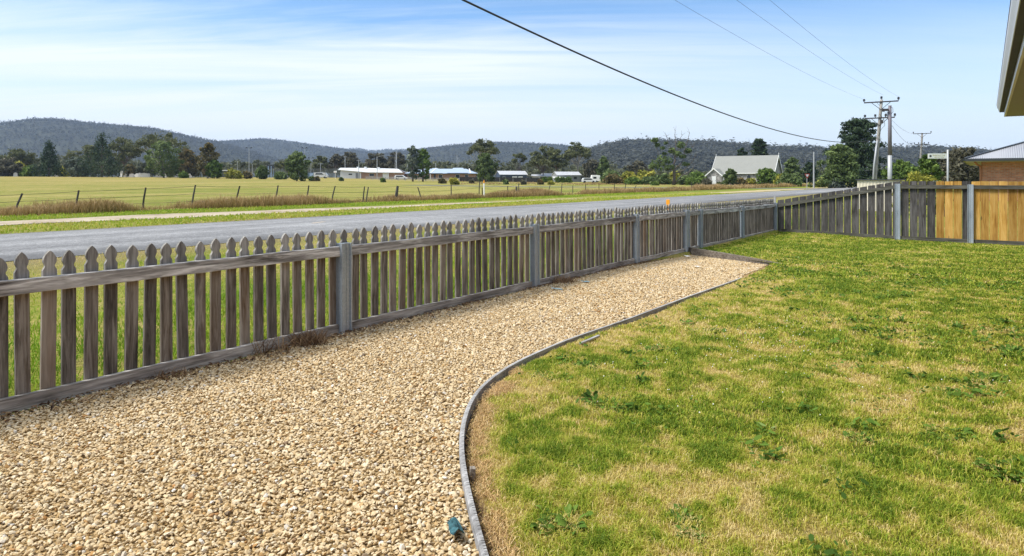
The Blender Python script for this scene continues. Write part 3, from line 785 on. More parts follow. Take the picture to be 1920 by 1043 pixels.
WEEDS = [(1075, 978, .15, 'large dark broad-leaved weed at the bottom edge of the lawn'),
         (1090, 882, .085, 'bright green upright weed below a straw patch near the curve'),
         (1150, 763, .115, 'dark spreading weed between the curve and the centre of the lawn'),
         (1035, 711, .12, 'dark weed beside the edging curve, just inside the green rim'),
         (990, 804, .085, 'small bluish-green weed close to the inside of the curved edging'),
         (1105, 690, .12, 'low dark weed behind the one at the edging curve'),
         (1248, 657, .125, 'round grey-green weed tuft beyond the short timber offcut'),
         (1328, 625, .13, 'flat dark green weed patch nearer the far fence than the round tuft'),
         (1560, 886, .09, 'small bright weed low in the middle of the lawn'),
         (1640, 832, .12, 'pair-leaved bright weed in the straw patch right of centre'),
         (1778, 815, .13, 'broad dark weed above the lower right corner of the lawn'),
         (1848, 720, .16, 'widest dark weed clump at the right side of the lawn'),
         (1762, 735, .105, 'leafy weed just left of the widest dark clump'),
         (1760, 651, .12, 'thin dark weed at the right in the brownish grass'),
         (1893, 882, .15, 'dark weed at the right frame edge near the bottom'),
         (1905, 665, .16, 'dark flat weed at the right frame edge farther up the lawn'),
         (1420, 632, .10, 'green clover weed among tiny white flowers'),
         (1500, 710, .11, 'mid green weed in the green centre of the lawn'),
         (1740, 845, .07, 'tiny weed beneath the broad dark one at right'),
         (1290, 985, .10, 'faint weed in the grass at the bottom of the lawn'),
         (1880, 532, .17, 'low dark weed in the brown grass nearest the golden boards')]
for i, (px, py, r, lab) in enumerate(WEEDS):
    x, y = GP(px, py, .0); z = float(yard_z(*TN(x, y)))
    o = bpy.data.objects.new('lawn_weed', wm[i % 4]); link(o); o.location = (x, y, z); o.scale = (r, r, r * .9); o.rotation_euler = (0, 0, i * 1.7)
    tag(o, lab, 'weed', 'weeds in the lawn')
# clover flowers
n = 170
px = np.concatenate([rng.normal(1440, 75, n // 2), rng.uniform(1100, 1900, n // 2)]); py = np.concatenate([rng.normal(640, 28, n // 2), rng.uniform(520, 780, n // 2)])
Yf = 1280 * 1.17 / (py - 337); xf = (px - 960) / 1280 * Yf
T, N = TN(xf, Yf); k = (N < lawn_top(T) - .1) & (T < 16.5); xf, Yf, T, N = xf[k], Yf[k], T[k], N[k]
v, f = ico(); n = len(xf)
V = v[None] * rng.uniform(.002, .0045, (n, 1, 1)) + np.stack([xf, Yf, yard_z(T, N) + rng.uniform(.025, .045, n)], -1)[:, None]
M['clover'] = paint('white_clover', (.75, .74, .68), .8)
cf = np_obj('clover_flowers', V.reshape(-1, 3), (f[None] + 12 * np.arange(n)[:, None, None]).reshape(-1, 3), M['clover']); tag(cf, kind='stuff')

# low clover and broad-leaf patches running through the turf, and small weed leaves too many to count
n = 60000
xw, yw = wedge(n, 1.9, 11.5); T, N = TN(xw, yw)
cl_ = .4 * fbm(T * 1.3 + 7, N * 1.3, 101, 2) + .6 * fbm(T * 6.5, N * 6.5, 103, 2)
k = (lawn_top(T) - N > .12) & (N > -9) & (T < 16) & (cl_ > .60) & (edge_f(T, N) > .5); xw, yw, T, N = xw[k], yw[k], T[k], N[k]; n = len(xw)
r_ = rng.uniform(.004, .013, n) * np.clip(np.hypot(xw, yw) / 4.5, .8, 1.6)
an_ = np.arange(6) * np.pi / 3
def leaf6(xw, yw, T, N, r_, zlo, zhi, asp):
    n = len(xw); v0 = np.zeros((n, 6, 3)); v0[:, :, 0] = np.cos(an_) * r_[:, None]; v0[:, :, 1] = np.sin(an_) * r_[:, None] * asp
    return np.einsum('nij,nkj->nki', rotmats(n, .5), v0) + np.stack([xw, yw, yard_z(T, N) + rng.uniform(zlo, zhi, n)], -1)[:, None]
V1 = leaf6(xw, yw, T, N, r_, .012, .032, .7); A1 = np.clip(rng.normal(.5, .25, n), 0, 1)
# mini clumps
mc = 210; cx, cy = wedge(mc, 2.1, 11); per = 26
xw = np.repeat(cx, per) + rng.normal(0, .035, mc * per); yw = np.repeat(cy, per) + rng.normal(0, .03, mc * per); T, N = TN(xw, yw)
k = (lawn_top(T) - N > .15) & (T < 15.5) & (edge_f(T, N) > .5); xw, yw, T, N = xw[k], yw[k], T[k], N[k]
ct = np.repeat(rng.uniform(.1, .75, mc), per)[k]
V2 = leaf6(xw, yw, T, N, rng.uniform(.008, .024, len(xw)), .015, .045, .45); A2 = np.clip(ct + rng.normal(0, .15, len(xw)), 0, 1)
V = np.concatenate([V1, V2]); A = np.concatenate([A1, A2])
o = np_obj('clover_leaves', V.reshape(-1, 3), np.arange(len(V) * 6).reshape(-1, 6), M['weed'], {'tint': np.repeat(A, 6)}); tag(o, kind='stuff')
# ------------------------------------------------------------------ trees
M['bark'] = paint('grey_brown_bark', (.12, .1, .085), .9, var=.35, scale=3)
M['palebark'] = paint('pale_gum_bark', (.36, .33, .29), .9, var=.3, scale=2)
M['f_gum'] = foliage('olive_gum_leaves', (0.041, 0.051, 0.022), (0.116, 0.128, 0.056), (0.233, 0.240, 0.116))
M['f_dark'] = foliage('dark_conifer_needles', (0.014, 0.027, 0.015), (0.045, 0.072, 0.036), (0.104, 0.143, 0.072), .12)
M['f_green'] = foliage('fresh_green_leaves', (0.037, 0.071, 0.017), (0.116, 0.178, 0.037), (0.246, 0.323, 0.076))
M['f_mid'] = foliage('mid_green_leaves', (0.044, 0.070, 0.026), (0.121, 0.166, 0.057), (0.231, 0.287, 0.111))
M['f_yellow'] = foliage('yellow_green_leaves', (0.076, 0.085, 0.017), (0.255, 0.255, 0.043), (0.510, 0.459, 0.085))
M['f_rust'] = foliage('rusty_green_leaves', (0.051, 0.051, 0.024), (0.145, 0.128, 0.054), (0.357, 0.230, 0.085))
M['f_brown'] = foliage('dull_brown_green_leaves', (0.046, 0.046, 0.030), (0.116, 0.110, 0.073), (0.213, 0.198, 0.134))
M['f_grey'] = foliage('grey_green_leaves', (0.051, 0.065, 0.048), (0.139, 0.167, 0.122), (0.255, 0.289, 0.221))

M['f_wood'] = foliage('grey_green_woodland', (.05, .058, .034), (.125, .135, .08), (.21, .22, .135))
def cards(cent, rad, flat, cnt, size, aspect=.55, droop=0., shell=.45, nr=.7, upw=.35):
    """cnt leaf-clump quads spread through each ellipsoid clump."""
    cent = np.asarray(cent, float); k = len(cent); rad = np.broadcast_to(np.asarray(rad, float), (k,)); flat = np.broadcast_to(np.asarray(flat, float), (k,))
    idx = np.repeat(np.arange(k), cnt); n = len(idx)
    d = rng.normal(size=(n, 3)); d /= np.linalg.norm(d, axis=1)[:, None]
    r = (shell + (1 - shell) * rng.random(n) ** .8) * rng.choice([1, 1, 1, 1.18], n)
    off = d * (r * rad[idx])[:, None]; off[:, 2] *= flat[idx]
    p = cent[idx] + off
    nrm = d * .6 + rng.normal(size=(n, 3)) * nr + np.array([0, 0, upw]); nrm /= np.linalg.norm(nrm, axis=1)[:, None]
    a = rng.normal(size=(n, 3)); a[:, 2] -= droop; a -= nrm * (a * nrm).sum(1)[:, None]; a /= np.linalg.norm(a, axis=1)[:, None]
    b = np.cross(nrm, a); s = size * rng.uniform(.55, 1.25, n)
    A, B = a * s[:, None], b * (s * aspect)[:, None]
    V = np.stack([p - A, p - B * rng.uniform(.6, 1.1, (n, 1)), p + A, p + B * rng.uniform(.6, 1.1, (n, 1))], 1)
    ct = rng.normal(0, .13, k)[idx]
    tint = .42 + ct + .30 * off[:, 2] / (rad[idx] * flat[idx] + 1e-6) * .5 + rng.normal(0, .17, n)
    return V.reshape(-1, 3), np.arange(n * 4).reshape(-1, 4), np.repeat(np.clip(tint, 0, 1), 4)

def limb_pts(a, b, rr, sag=.12, k=4):
    a, b = np.array(a), np.array(b); out = []
    L = np.linalg.norm(b - a); off = np.array([rr.uniform(-1, 1), rr.uniform(-1, 1), rr.uniform(-.3, .6)]) * L * sag
    for i in range(k + 1):
        u = i / k; out.append(a * (1 - u) + b * u + off * math.sin(math.pi * u))
    return out

def tree(name, kind, px, Y, H, Wd, mat, label, cat='tree', group=None, seed=0, bark='bark', leaf=None, dens=1.0, clumps=None, lean=0.0, sink=0.0, cb=.3):
    rr = random.Random(seed * 77 + int(px)); x, y = AT(px, Y); z0 = gz_xy(x, y) - sink
    C_, Rd, Fl = [], [], []; limbs = []; tr = max(.06, H * .022)
    top = H
    if kind == 'gum':
        nc = clumps or 20
        fork = H * rr.uniform(.28, .38)
        for i in range(nc):
            a = rr.uniform(0, 6.283); u = math.sqrt((i + .5) / nc); r = Wd * u * .80
            z = H * (cb + .18 + (.82 - cb) * (1 - .55 * u * u) * (rr.uniform(.55, 1.0) if i % 3 else rr.uniform(.9, 1.0))) - Wd * .14
            c = np.array([math.cos(a) * r + lean * z, math.sin(a) * r, z]); cr = Wd * rr.uniform(.22, .36)
            C_.append(c); Rd.append(cr); Fl.append(rr.uniform(.45, .68))
            for _ in range(2):
                C_.append(c + np.array([rr.uniform(-1, 1), rr.uniform(-1, 1), rr.uniform(-.5, .3)]) * cr * 1.0); Rd.append(cr * rr.uniform(.4, .6)); Fl.append(.6)
            limbs.append((limb_pts((lean * fork, 0, fork * rr.uniform(.75, 1.1)), c - np.array([0, 0, cr * .3]), rr), tr * .45))
        leaf = leaf or .34; cnt = int(46 * dens); trunk_top = fork * 1.1; aspect, droop = .42, .8
    elif kind == 'round':
        nc = clumps or 26
        for i in range(nc):
            u = (i + .5) / nc; ph = i * 2.4; zc = u ** .85
            prof = math.sin(math.pi * min(1, .18 + .80 * zc)) ** .75
            r = Wd * prof * rr.uniform(.45, .78)
            c = np.array([math.cos(ph) * r + lean * zc * H, math.sin(ph) * r, H * (.08 + .84 * zc)]); cr = Wd * rr.uniform(.30, .46) * (.65 + .35 * prof)
            C_.append(c); Rd.append(cr); Fl.append(rr.uniform(.75, 1.0))
            if i % 3 == 0: limbs.append((limb_pts((0, 0, H * .2), c, rr), tr * .4))
            if rr.random() < .6: C_.append(c + np.array([math.cos(ph), math.sin(ph), rr.uniform(-.1, .6)]) * cr * .9); Rd.append(cr * .45); Fl.append(.9)
        leaf = leaf or .30; cnt = int(64 * dens); trunk_top = H * .5; aspect, droop = .5, .2
    elif kind == 'cone':
        lv = 15
        for i in range(lv):
            u = i / (lv - 1); zc = H * (.05 + .82 * u); r = Wd * (1 - u ** 1.3) ** .8 * rr.uniform(.8, 1.12) * (.86 + .14 * math.sin(u * 9)) + Wd * .06
            for k in range(max(3, int(8 * (1 - u) + 3))):
                a = k * 2.4 + i * 1.3 + rr.uniform(-.3, .3); rad = r * rr.uniform(.35, .95)
                C_.append(np.array([math.cos(a) * rad, math.sin(a) * rad, zc + rad * .12])); Rd.append(Wd * .22 * (1.1 - .6 * u)); Fl.append(rr.uniform(.9, 1.7))
        for k in range(9):
            a = k * 2.4; rad = Wd * .34 * (k / 9); C_.append(np.array([math.cos(a) * rad, math.sin(a) * rad, H * (.94 - .10 * k / 9 + .03 * rr.random())])); Rd.append(Wd * .09); Fl.append(3.4)
        leaf = leaf or .34; cnt = int(26 * dens); trunk_top = H * .9; aspect, droop = .3, -1.0
    elif kind == 'plates':
        nc = clumps or 30
        for i in range(nc):
            u = (i + .5) / nc; a = i * 2.4 + rr.uniform(-.4, .4); env = (1 - u) ** .42 * (.86 + .2 * math.sin(u * 14 + seed))
            r = Wd * max(.12, env) * rr.uniform(.25, .88); zc = H * (cb + (.96 - cb) * u)
            c = np.array([math.cos(a) * r, math.sin(a) * r, zc]); cr = Wd * rr.uniform(.22, .36) * (.75 + .35 * (1 - u))
            C_.append(c); Rd.append(cr); Fl.append(rr.uniform(.32, .5))
            for _ in range(2):
                C_.append(c + np.array([rr.uniform(-1, 1), rr.uniform(-1, 1), rr.uniform(-.15, .15)]) * cr * 1.1); Rd.append(cr * .5); Fl.append(.5)
            limbs.append((limb_pts((0, 0, zc - r * .25 - .3), c, rr, .06), tr * .3))
        leaf = leaf or .32; cnt = int(50 * dens); trunk_top = H * .93; aspect, droop = .4, 0.
    elif kind == 'bush':
        nc = clumps or 15
        for i in range(nc):
            a = i * 2.4; u = math.sqrt((i + .5) / nc); r = Wd * u * .72; zc = H * (.16 + .55 * rr.random() * math.sqrt(max(0, 1 - u * u)) + .12 * (1 - u))
            if i < 5: zc = H * rr.uniform(.5, .7)
            cr = min(Wd * .42, H * .34) * rr.uniform(.8, 1.15)
            C_.append(np.array([math.cos(a) * r, math.sin(a) * r, zc])); Rd.append(cr); Fl.append(.85)
            if i % 3 == 0: limbs.append(([np.array((0, 0, -.1)), np.array([math.cos(a) * r * .6, math.sin(a) * r * .6, zc])], tr * .3))
        leaf = leaf or .22; cnt = int(48 * dens); trunk_top = H * .4; aspect, droop = .5, 0.
    leaf = max(leaf, Y * (.0029 if kind == 'bush' else .0023)) if Y > 60 else leaf
    C_ = np.array(C_)
    root = empty(name, (x, y, z0), rr.uniform(0, .3)); tag(root, label, cat, group)
    m = MB(); tp = [(0, 0, -.3)]
    for i in range(1, 6): tp.append((lean * trunk_top * i / 5 + rr.uniform(-.02, .02) * H * .5, rr.uniform(-.02, .02) * H * .5, trunk_top * i / 5))
    m.tube(tp, [tr * (1.25 - .8 * i / 5) for i in range(6)], 7)
    for pts, rd in limbs: m.tube(pts, [max(.02, rd * (1 - .7 * i / (len(pts) - 1))) for i in range(len(pts))], 5, cap=False)
    m.build('trunk', M[bark], root, smooth=True)
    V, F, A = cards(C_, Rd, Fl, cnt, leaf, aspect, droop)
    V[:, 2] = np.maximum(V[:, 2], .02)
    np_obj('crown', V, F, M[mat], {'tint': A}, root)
    return root

def hm(dpx, Y): return dpx * Y / FPX
def T_(name, kind, px, ytop, ybase, hw, Y, mat, label, **kw):
    """tree by where its top, foot and half width lie on its own sight line at distance Y."""
    x, y = AT(px, Y); z0 = gz_xy(x, y); H = ZAT(ytop, Y) - z0
    return tree(name, kind, px, Y, H, hm(hw, Y), mat, label, **kw)

G1 = 'trees along the far side of the paddock'
T_('conifer_tree', 'cone', 92, 267, 331, 29, 195, 'f_dark', 'smaller of the two dark conifers at the left edge of the paddock', group=G1)
T_('conifer_tree', 'cone', 191, 255, 332, 43, 190, 'f_dark', 'larger dark conifer at the left of the paddock, broad at its foot', group=G1, dens=1.15)
T_('shrub', 'round', 146, 296, 331, 20, 192, 'f_grey', 'grey-green round tree between the two dark conifers', cat='shrub')
T_('gum_tree', 'gum', 300, 246, 332, 52, 215, 'f_gum', 'tall spreading gum with pale bare limbs behind the dense round tree', bark='palebark', seed=4, group=G1, clumps=17, cb=.42)
T_('leafy_tree', 'round', 307, 264, 333, 31, 192, 'f_mid', 'dense rounded green tree in front of the tall spreading gum', group=G1, dens=1.2)
T_('leafy_tree', 'round', 352, 279, 333, 22, 205, 'f_rust', 'olive and yellow-topped tree right of the dense round tree', group=G1)
T_('leafy_tree', 'round', 389, 265, 333, 20, 190, 'f_rust', 'tree with rusty orange crown tips and a pale slender trunk', bark='palebark', group=G1, seed=3, lean=.05)
T_('leafy_tree', 'round', 402, 300, 333, 14, 189, 'f_green', 'low green tree at the right foot of the rusty-tipped tree', group=G1)
T_('gum_tree', 'gum', 232, 258, 331, 36, 222, 'f_gum', 'gum behind the right shoulder of the larger dark conifer', group=G1, seed=8, clumps=22, cb=.2)
T_('gum_tree', 'gum', 162, 270, 331, 34, 235, 'f_gum', 'pale olive gum showing between the two conifers', group=G1, seed=9, clumps=18)
T_('gum_tree', 'gum', 28, 277, 330, 36, 225, 'f_gum', 'round-headed olive gum at the far left of the paddock', group=G1, seed=10, clumps=22, cb=.15)
T_('leafy_tree', 'round', 10, 299, 330, 26, 205, 'f_brown', 'dull brownish tree cut off by the left frame edge', group=G1)
T_('shrub', 'bush', 56, 309, 331, 15, 195, 'f_green', 'bright green shrub left of the smaller conifer', cat='shrub')
T_('shrub', 'bush', 34, 296, 330, 14, 210, 'f_yellow', 'yellow-green shrub under the round-headed gum', cat='shrub')
T_('shrub', 'bush', 121, 310, 331, 10, 205, 'f_yellow', 'small yellow shrub right beside the smaller conifer', cat='shrub')
T_('shrub', 'bush', 243, 300, 331, 10, 208, 'f_rust', 'ginger-brown shrub between the larger conifer and the dense round tree', cat='shrub')
T_('shrub', 'bush', 344, 321, 333, 8, 188, 'f_green', 'little light green shrub at the right foot of the dense round tree', cat='shrub')
T_('shrub', 'bush', 439, 316, 334, 16, 190, 'f_yellow', 'golden dome-shaped shrub by the wire mesh fence', cat='shrub')
T_('shrub', 'bush', 463, 320, 334, 9, 192, 'f_rust', 'reddish shrub right of the golden dome-shaped one', cat='shrub')
T_('shrub', 'round', 491, 311, 335, 11, 190, 'f_mid', 'dark olive shrub in front of the mesh fence near the scoreboard', cat='shrub')
T_('shrub', 'bush', 526, 321, 335, 12, 190, 'f_mid', 'low dark bush left of the lone round tree', cat='shrub')
T_('leafy_tree', 'round', 557, 283, 337, 22, 165, 'f_mid', 'lone dense round tree standing out in the paddock before the mesh fence', seed=2, dens=1.2, sink=.1)
T_('gum_tree', 'gum', 540, 296, 335, 20, 215, 'f_gum', 'gum half hidden behind the lone round tree', group=G1, clumps=14)
T_('leafy_tree', 'round', 774, 269, 338, 13, 185, 'f_grey', 'taller, greyer tree of the pair before the blue-roofed house', seed=5, clumps=20, dens=.8, cb=.3)
T_('leafy_tree', 'round', 793, 275, 338, 14, 186, 'f_green', 'brighter green tree of the pair before the blue-roofed house', seed=6, clumps=20, dens=.8)
T_('gum_tree', 'gum', 904, 259, 337, 34, 215, 'f_gum', 'broad umbrella gum above the blue-roofed house', bark='palebark', seed=12, clumps=20, cb=.36)
T_('leafy_tree', 'round', 911, 286, 337, 20, 185, 'f_mid', 'bushy green tree in front of the broad umbrella gum', seed=7, dens=1.1)
T_('gum_tree', 'gum', 974, 285, 335, 14, 245, 'f_gum', 'small gum with a flat top left of the big gum group', seed=13, clumps=12, cb=.4)
T_('gum_tree', 'gum', 1018, 273, 337, 34, 240, 'f_gum', 'dense gum at the left of the group above the grey shed', seed=14, clumps=26, cb=.12)
T_('gum_tree', 'gum', 1044, 277, 337, 26, 236, 'f_gum', 'middle gum of the group above the grey shed', seed=15, clumps=22, cb=.08)
T_('gum_tree', 'gum', 1083, 265, 337, 28, 238, 'f_gum', 'tallest gum at the right of the group above the grey shed', bark='palebark', seed=16, clumps=22, cb=.3)
T_('leafy_tree', 'round', 1112, 300, 338, 20, 225, 'f_brown', 'dull low tree right of the tallest gum', group=G1)
T_('leafy_tree', 'round', 1132, 291, 338, 12, 215, 'f_mid', 'slim dark tree between the gum group and the sparse gum', group=G1)
T_('leafy_tree', 'round', 1198, 302, 340, 22, 215, 'f_brown', 'dark rounded tree behind the yellow scrub', group=G1)
# dark trees behind the community hall
for i, (px, yt, hw, lab) in enumerate([(630, 286, 16, 'dark tree farthest left behind the low white-roofed hall'), (652, 282, 24, 'broad dark tree rising behind the left end of the low hall'),
                                       (706, 285, 26, 'dark spreading tree behind the middle of the low hall'), (744, 284, 22, 'dark ragged tree behind the right end of the low hall'),
                                       (601, 291, 17, 'grey gum right of the lone round tree, behind the mesh fence')]):
    T_('gum_tree', 'gum', px, yt, 334, hw, 275, 'f_brown' if i < 4 else 'f_gum', lab, group='trees behind the hall', seed=20 + i, clumps=20, cb=.1, leaf=.42)

# sparse gum with dead top, by the church
def sparse_gum():
    px0, Y = 1262, 150; x, y = AT(px0, Y); z0 = gz_xy(x, y); rr = random.Random(5)
    root = empty('sparse_gum_tree', (x, y, z0)); tag(root, 'straggly gum with bare dead branches above the bushes left of the church', 'tree')
    def L(px, py, dy=0.0): return np.array([hm(px - px0, Y), dy, ZAT(py, Y) - z0])
    m = MB(); base = L(1263, 347); f1 = L(1264, 318); f2 = L(1266, 300)
    m.tube([base, L(1264, 333), f1, L(1263, 309), f2], [.42, .36, .30, .24, .19], 7)
    br = [([f2, L(1266, 285), L(1268, 268, .3), L(1266, 254, .4), L(1267, 246, .5)], .10), ([f1, L(1275, 308, -.4), L(1281, 300), L(1284, 283), L(1290, 262), L(1293, 249)], .12),
          ([L(1264, 325), L(1280, 320, -.6), L(1295, 306, -.8), L(1301, 294, -1)], .10), ([f1, L(1254, 318, .6), L(1240, 305, .9), L(1225, 300, 1)], .09),
          ([f2, L(1258, 278), L(1252, 266), L(1250, 256)], .06), ([L(1240, 305, .9), L(1237, 288, 1), L(1230, 268, 1), L(1226, 262, 1)], .05),
          ([L(1268, 268, .3), L(1275, 260), L(1279, 254)], .04), ([L(1290, 262), L(1296, 268), L(1298, 276)], .05), ([L(1266, 285), L(1277, 277), L(1283, 272)], .05), ([L(1263, 347), L(1276, 330, -1), L(1290, 322, -1.4), L(1297, 314, -1.5)], .1)]
    for pts, r in br: m.tube(pts, [max(.04, 1.4 * r * (1 - .75 * i / (len(pts) - 1))) for i in range(len(pts))], 5, cap=False)
    for pts, r in br:
        for _ in range(5):
            p = pts[rr.randint(2, len(pts) - 1)] if len(pts) > 2 else pts[-1]
            m.tube([p, p + np.array([rr.uniform(-.8, .8), rr.uniform(-.4, .4), rr.uniform(.2, 1.3)])], [.03, .015], 4, cap=False)
    m.build('trunk', M['bark'], root, smooth=True)
    cl = [(1228, 263, 6, .8), (1233, 272, 5, .7), (1241, 278, 4, .5), (1249, 268, 3, .4), (1261, 283, 7, .8), (1275, 272, 8, .8), (1290, 283, 7, .6), (1270, 288, 7, .6), (1278, 294, 6, .5),
          (1240, 300, 13, .7), (1228, 307, 11, .7), (1250, 302, 10, .8), (1238, 313, 12, .6), (1254, 314, 9, .6), (1222, 313, 7, .5), (1285, 308, 6, .5), (1246, 288, 3, .4)]
    V, F, A = cards([L(a, b, rr.uniform(-1, 1)) for a, b, _, _ in cl], [hm(c, Y) for _, _, c, _ in cl], [d for _, _, _, d in cl], 95, .40, .42, .6)
    np_obj('crown', V, F, M['f_mid'], {'tint': A}, root)
sparse_gum()
# scrub and bushes left of and around the church
SB = 'bushes around the church'
for px, yt, hw, Y, mat, lab in [
    (1148, 315, 17, 190, 'f_mid', 'olive bush at the left end of the scrub beyond the paddock'), (1150, 323, 14, 178, 'f_rust', 'brown-flowered bush low at the left end of the scrub'),
    (1180, 319, 15, 178, 'f_yellow', 'ochre-topped bush in the scrub left of the straggly gum'), (1212, 317, 20, 185, 'f_yellow', 'long golden bush behind the scrub left of the straggly gum'),
    (1187, 331, 13, 160, 'f_green', 'bright green bush in the front of the scrub'), (1215, 331, 12, 160, 'f_mid', 'dark bush in the front of the scrub'), (1241, 324, 14, 165, 'f_mid', 'dark dense bush just left of the straggly gum'),
    (1265, 317, 12, 170, 'f_yellow', 'yellow-green bush behind the straggly gum trunk'), (1285, 325, 13, 155, 'f_mid', 'dark bush at the foot of the straggly gum'),
    (1308, 317, 17, 160, 'f_green', 'fresh green bush against the left wall of the church porch'), (1302, 331, 14, 147, 'f_green', 'lower fresh green bush before the church porch'), (1325, 334, 7, 140, 'f_brown', 'small brown bush left of the white church door'),
    (1228, 341, 5, 140, 'f_green', 'tiny round green bush at the edge of the paddock'), (1351, 342, 7, 138, 'f_mid', 'low dark bush right of the white church door'),
    (1388, 333, 10, 138, 'f_rust', 'rusty bush below the church wall'), (1408, 333, 9, 139, 'f_yellow', 'thin yellowish bush below the church wall')]:
    T_('bush', 'bush', px, yt - 1, 346, hw * 1.3, Y, mat, lab, cat='bush', group=SB, sink=.1, clumps=20)
T_('small_tree', 'round', 1370, 316, 347, 13, 136, 'f_mid', 'small dark tree standing right of the church porch', clumps=18)
T_('leafy_tree', 'round', 1438, 317, 347, 20, 132, 'f_green', 'bright rounded bush tree at the right corner of the church', dens=1.2)
T_('hedge', 'bush', 1480, 324, 350, 26, 118, 'f_mid', 'broad trimmed hedge right of the church', cat='hedge', clumps=24, dens=1.2)
T_('hedge', 'bush', 1465, 323, 350, 14, 124, 'f_yellow', 'yellowish hedge top between the church and the broad hedge', cat='hedge')
T_('bush', 'bush', 1547, 329, 350, 15, 105, 'f_yellow', 'yellow bush under the big conifers by the side road', cat='bush', group=SB)
T_('bush', 'bush', 1570, 333, 350, 16, 95, 'f_grey', 'grey-green bush at the foot of the big conifers', cat='bush', group=SB)
T_('conifer_tree', 'round', 1391, 273, 345, 13, 175, 'f_dark', 'dark square-topped conifer behind the church roof', clumps=16)
T_('pine_tree', 'plates', 1424, 258, 345, 25, 178, 'f_dark', 'dark flat-crowned pine behind the church ridge', cb=.35, seed=3)
T_('pine_tree', 'plates', 1486, 295, 345, 22, 170, 'f_mid', 'small spreading tree right of the church before the hill', cb=.2, seed=4)
T_('leafy_tree', 'round', 1519, 303, 347, 14, 150, 'f_dark', 'dark rounded tree behind the slim pole by the side road')
T_('pine_tree', 'plates', 1608, 221, 346, 66, 112, 'f_dark', 'very tall dark pine behind the leaning power pole', cb=.06, clumps=64, seed=6, dens=1.2)
T_('cedar_tree', 'plates', 1577, 271, 347, 58, 96, 'f_mid', 'wide drooping cedar in front of the very tall pine', cb=.06, clumps=44, seed=7, dens=1.2, leaf=.26)
T_('leafy_tree', 'round', 1690, 301, 345, 30, 95, 'f_green', 'pale green round tree behind the second power pole')
T_('leafy_tree', 'round', 1740, 289, 345, 24, 62, 'f_green', 'lime green tree left of the white street sign', leaf=.2)
T_('leafy_tree', 'round', 1798, 277, 345, 40, 72, 'f_brown', 'dark brownish tree behind the white street sign', dens=1.3, clumps=34, leaf=.24)
T_('leafy_tree', 'round', 1840, 290, 345, 26, 74, 'f_brown', 'dark tree half hidden by the brick house', clumps=24, leaf=.24)
GS = 'garden shrubs behind the paling fence'
for px, yt, hw, Y, mat, lab in [(1690, 325, 13, 25, 'f_yellow', 'bright yellow shrub just over the paling fence near the second power pole'), (1724, 325, 12, 24, 'f_yellow', 'yellow shrub over the fence in the middle of the row'),
                                (1752, 326, 12, 25, 'f_grey', 'silvery shrub over the fence left of the sign post'), (1768, 328, 11, 24, 'f_green', 'green shrub over the fence at the sign post'), (1725, 316, 28, 45, 'f_yellow', 'olive-yellow shrub mass behind the row of fence-top shrubs')]:
    T_('garden_shrub', 'bush', px, yt - 5, 345, hw * 1.4, Y, mat, lab, cat='shrub', group=GS, leaf=.05 if Y < 30 else .11, dens=2.2)
# tussocks in the paddock
GT = 'tussocks in the paddock'
for px, yt, hw, Y, mat, lab in [(851, 332, 10, 140, 'f_yellow', 'biggest golden tussock, below the blue-roofed house'), (829, 334, 8, 155, 'f_rust', 'two-lobed brownish tussock left of the biggest golden one'), (884, 337, 4, 160, 'f_brown', 'little dark tussock right of the biggest golden one'),
                                (948, 337, 5, 150, 'f_mid', 'olive tussock before the navy shed'), (981, 337, 5, 148, 'f_brown', 'dark spiky tussock right of the navy shed gable'), (1013, 336, 6, 150, 'f_rust', 'rust-coloured tussock before the dark paling boundary'),
                                (1033, 340, 6, 150, 'f_yellow', 'low yellow-brown tussock before the grey shed'), (584, 331, 5, 170, 'f_mid', 'left of two small dark clumps right of the lone round tree'), (594, 331, 5, 170, 'f_rust', 'right of two small clumps right of the lone round tree'),
                                (640, 333, 3, 175, 'f_mid', 'tiny clump before the white gable of the hall'), (718, 334, 4, 165, 'f_green', 'dark green clump before the rail fence')]:
    T_('tussock', 'bush', px, yt, 345, hw, Y, mat, lab, cat='tussock', group=GT, leaf=.16, clumps=9)
GL = 'leafy shrubs by the grey shed'
for px, lab in [(1022, 'leftmost light green shrub before the grey shed'), (1031, 'second light green shrub from the left before the grey shed'), (1046, 'light green shrub under the skillion of the grey shed'), (1056, 'taller light green shrub before the grey shed wall'), (1067, 'rightmost light green shrub before the grey shed')]:
    T_('shrub', 'bush', px, 331, 345, 5, 200, 'f_green', lab, cat='shrub', group=GL, leaf=.2, clumps=8)

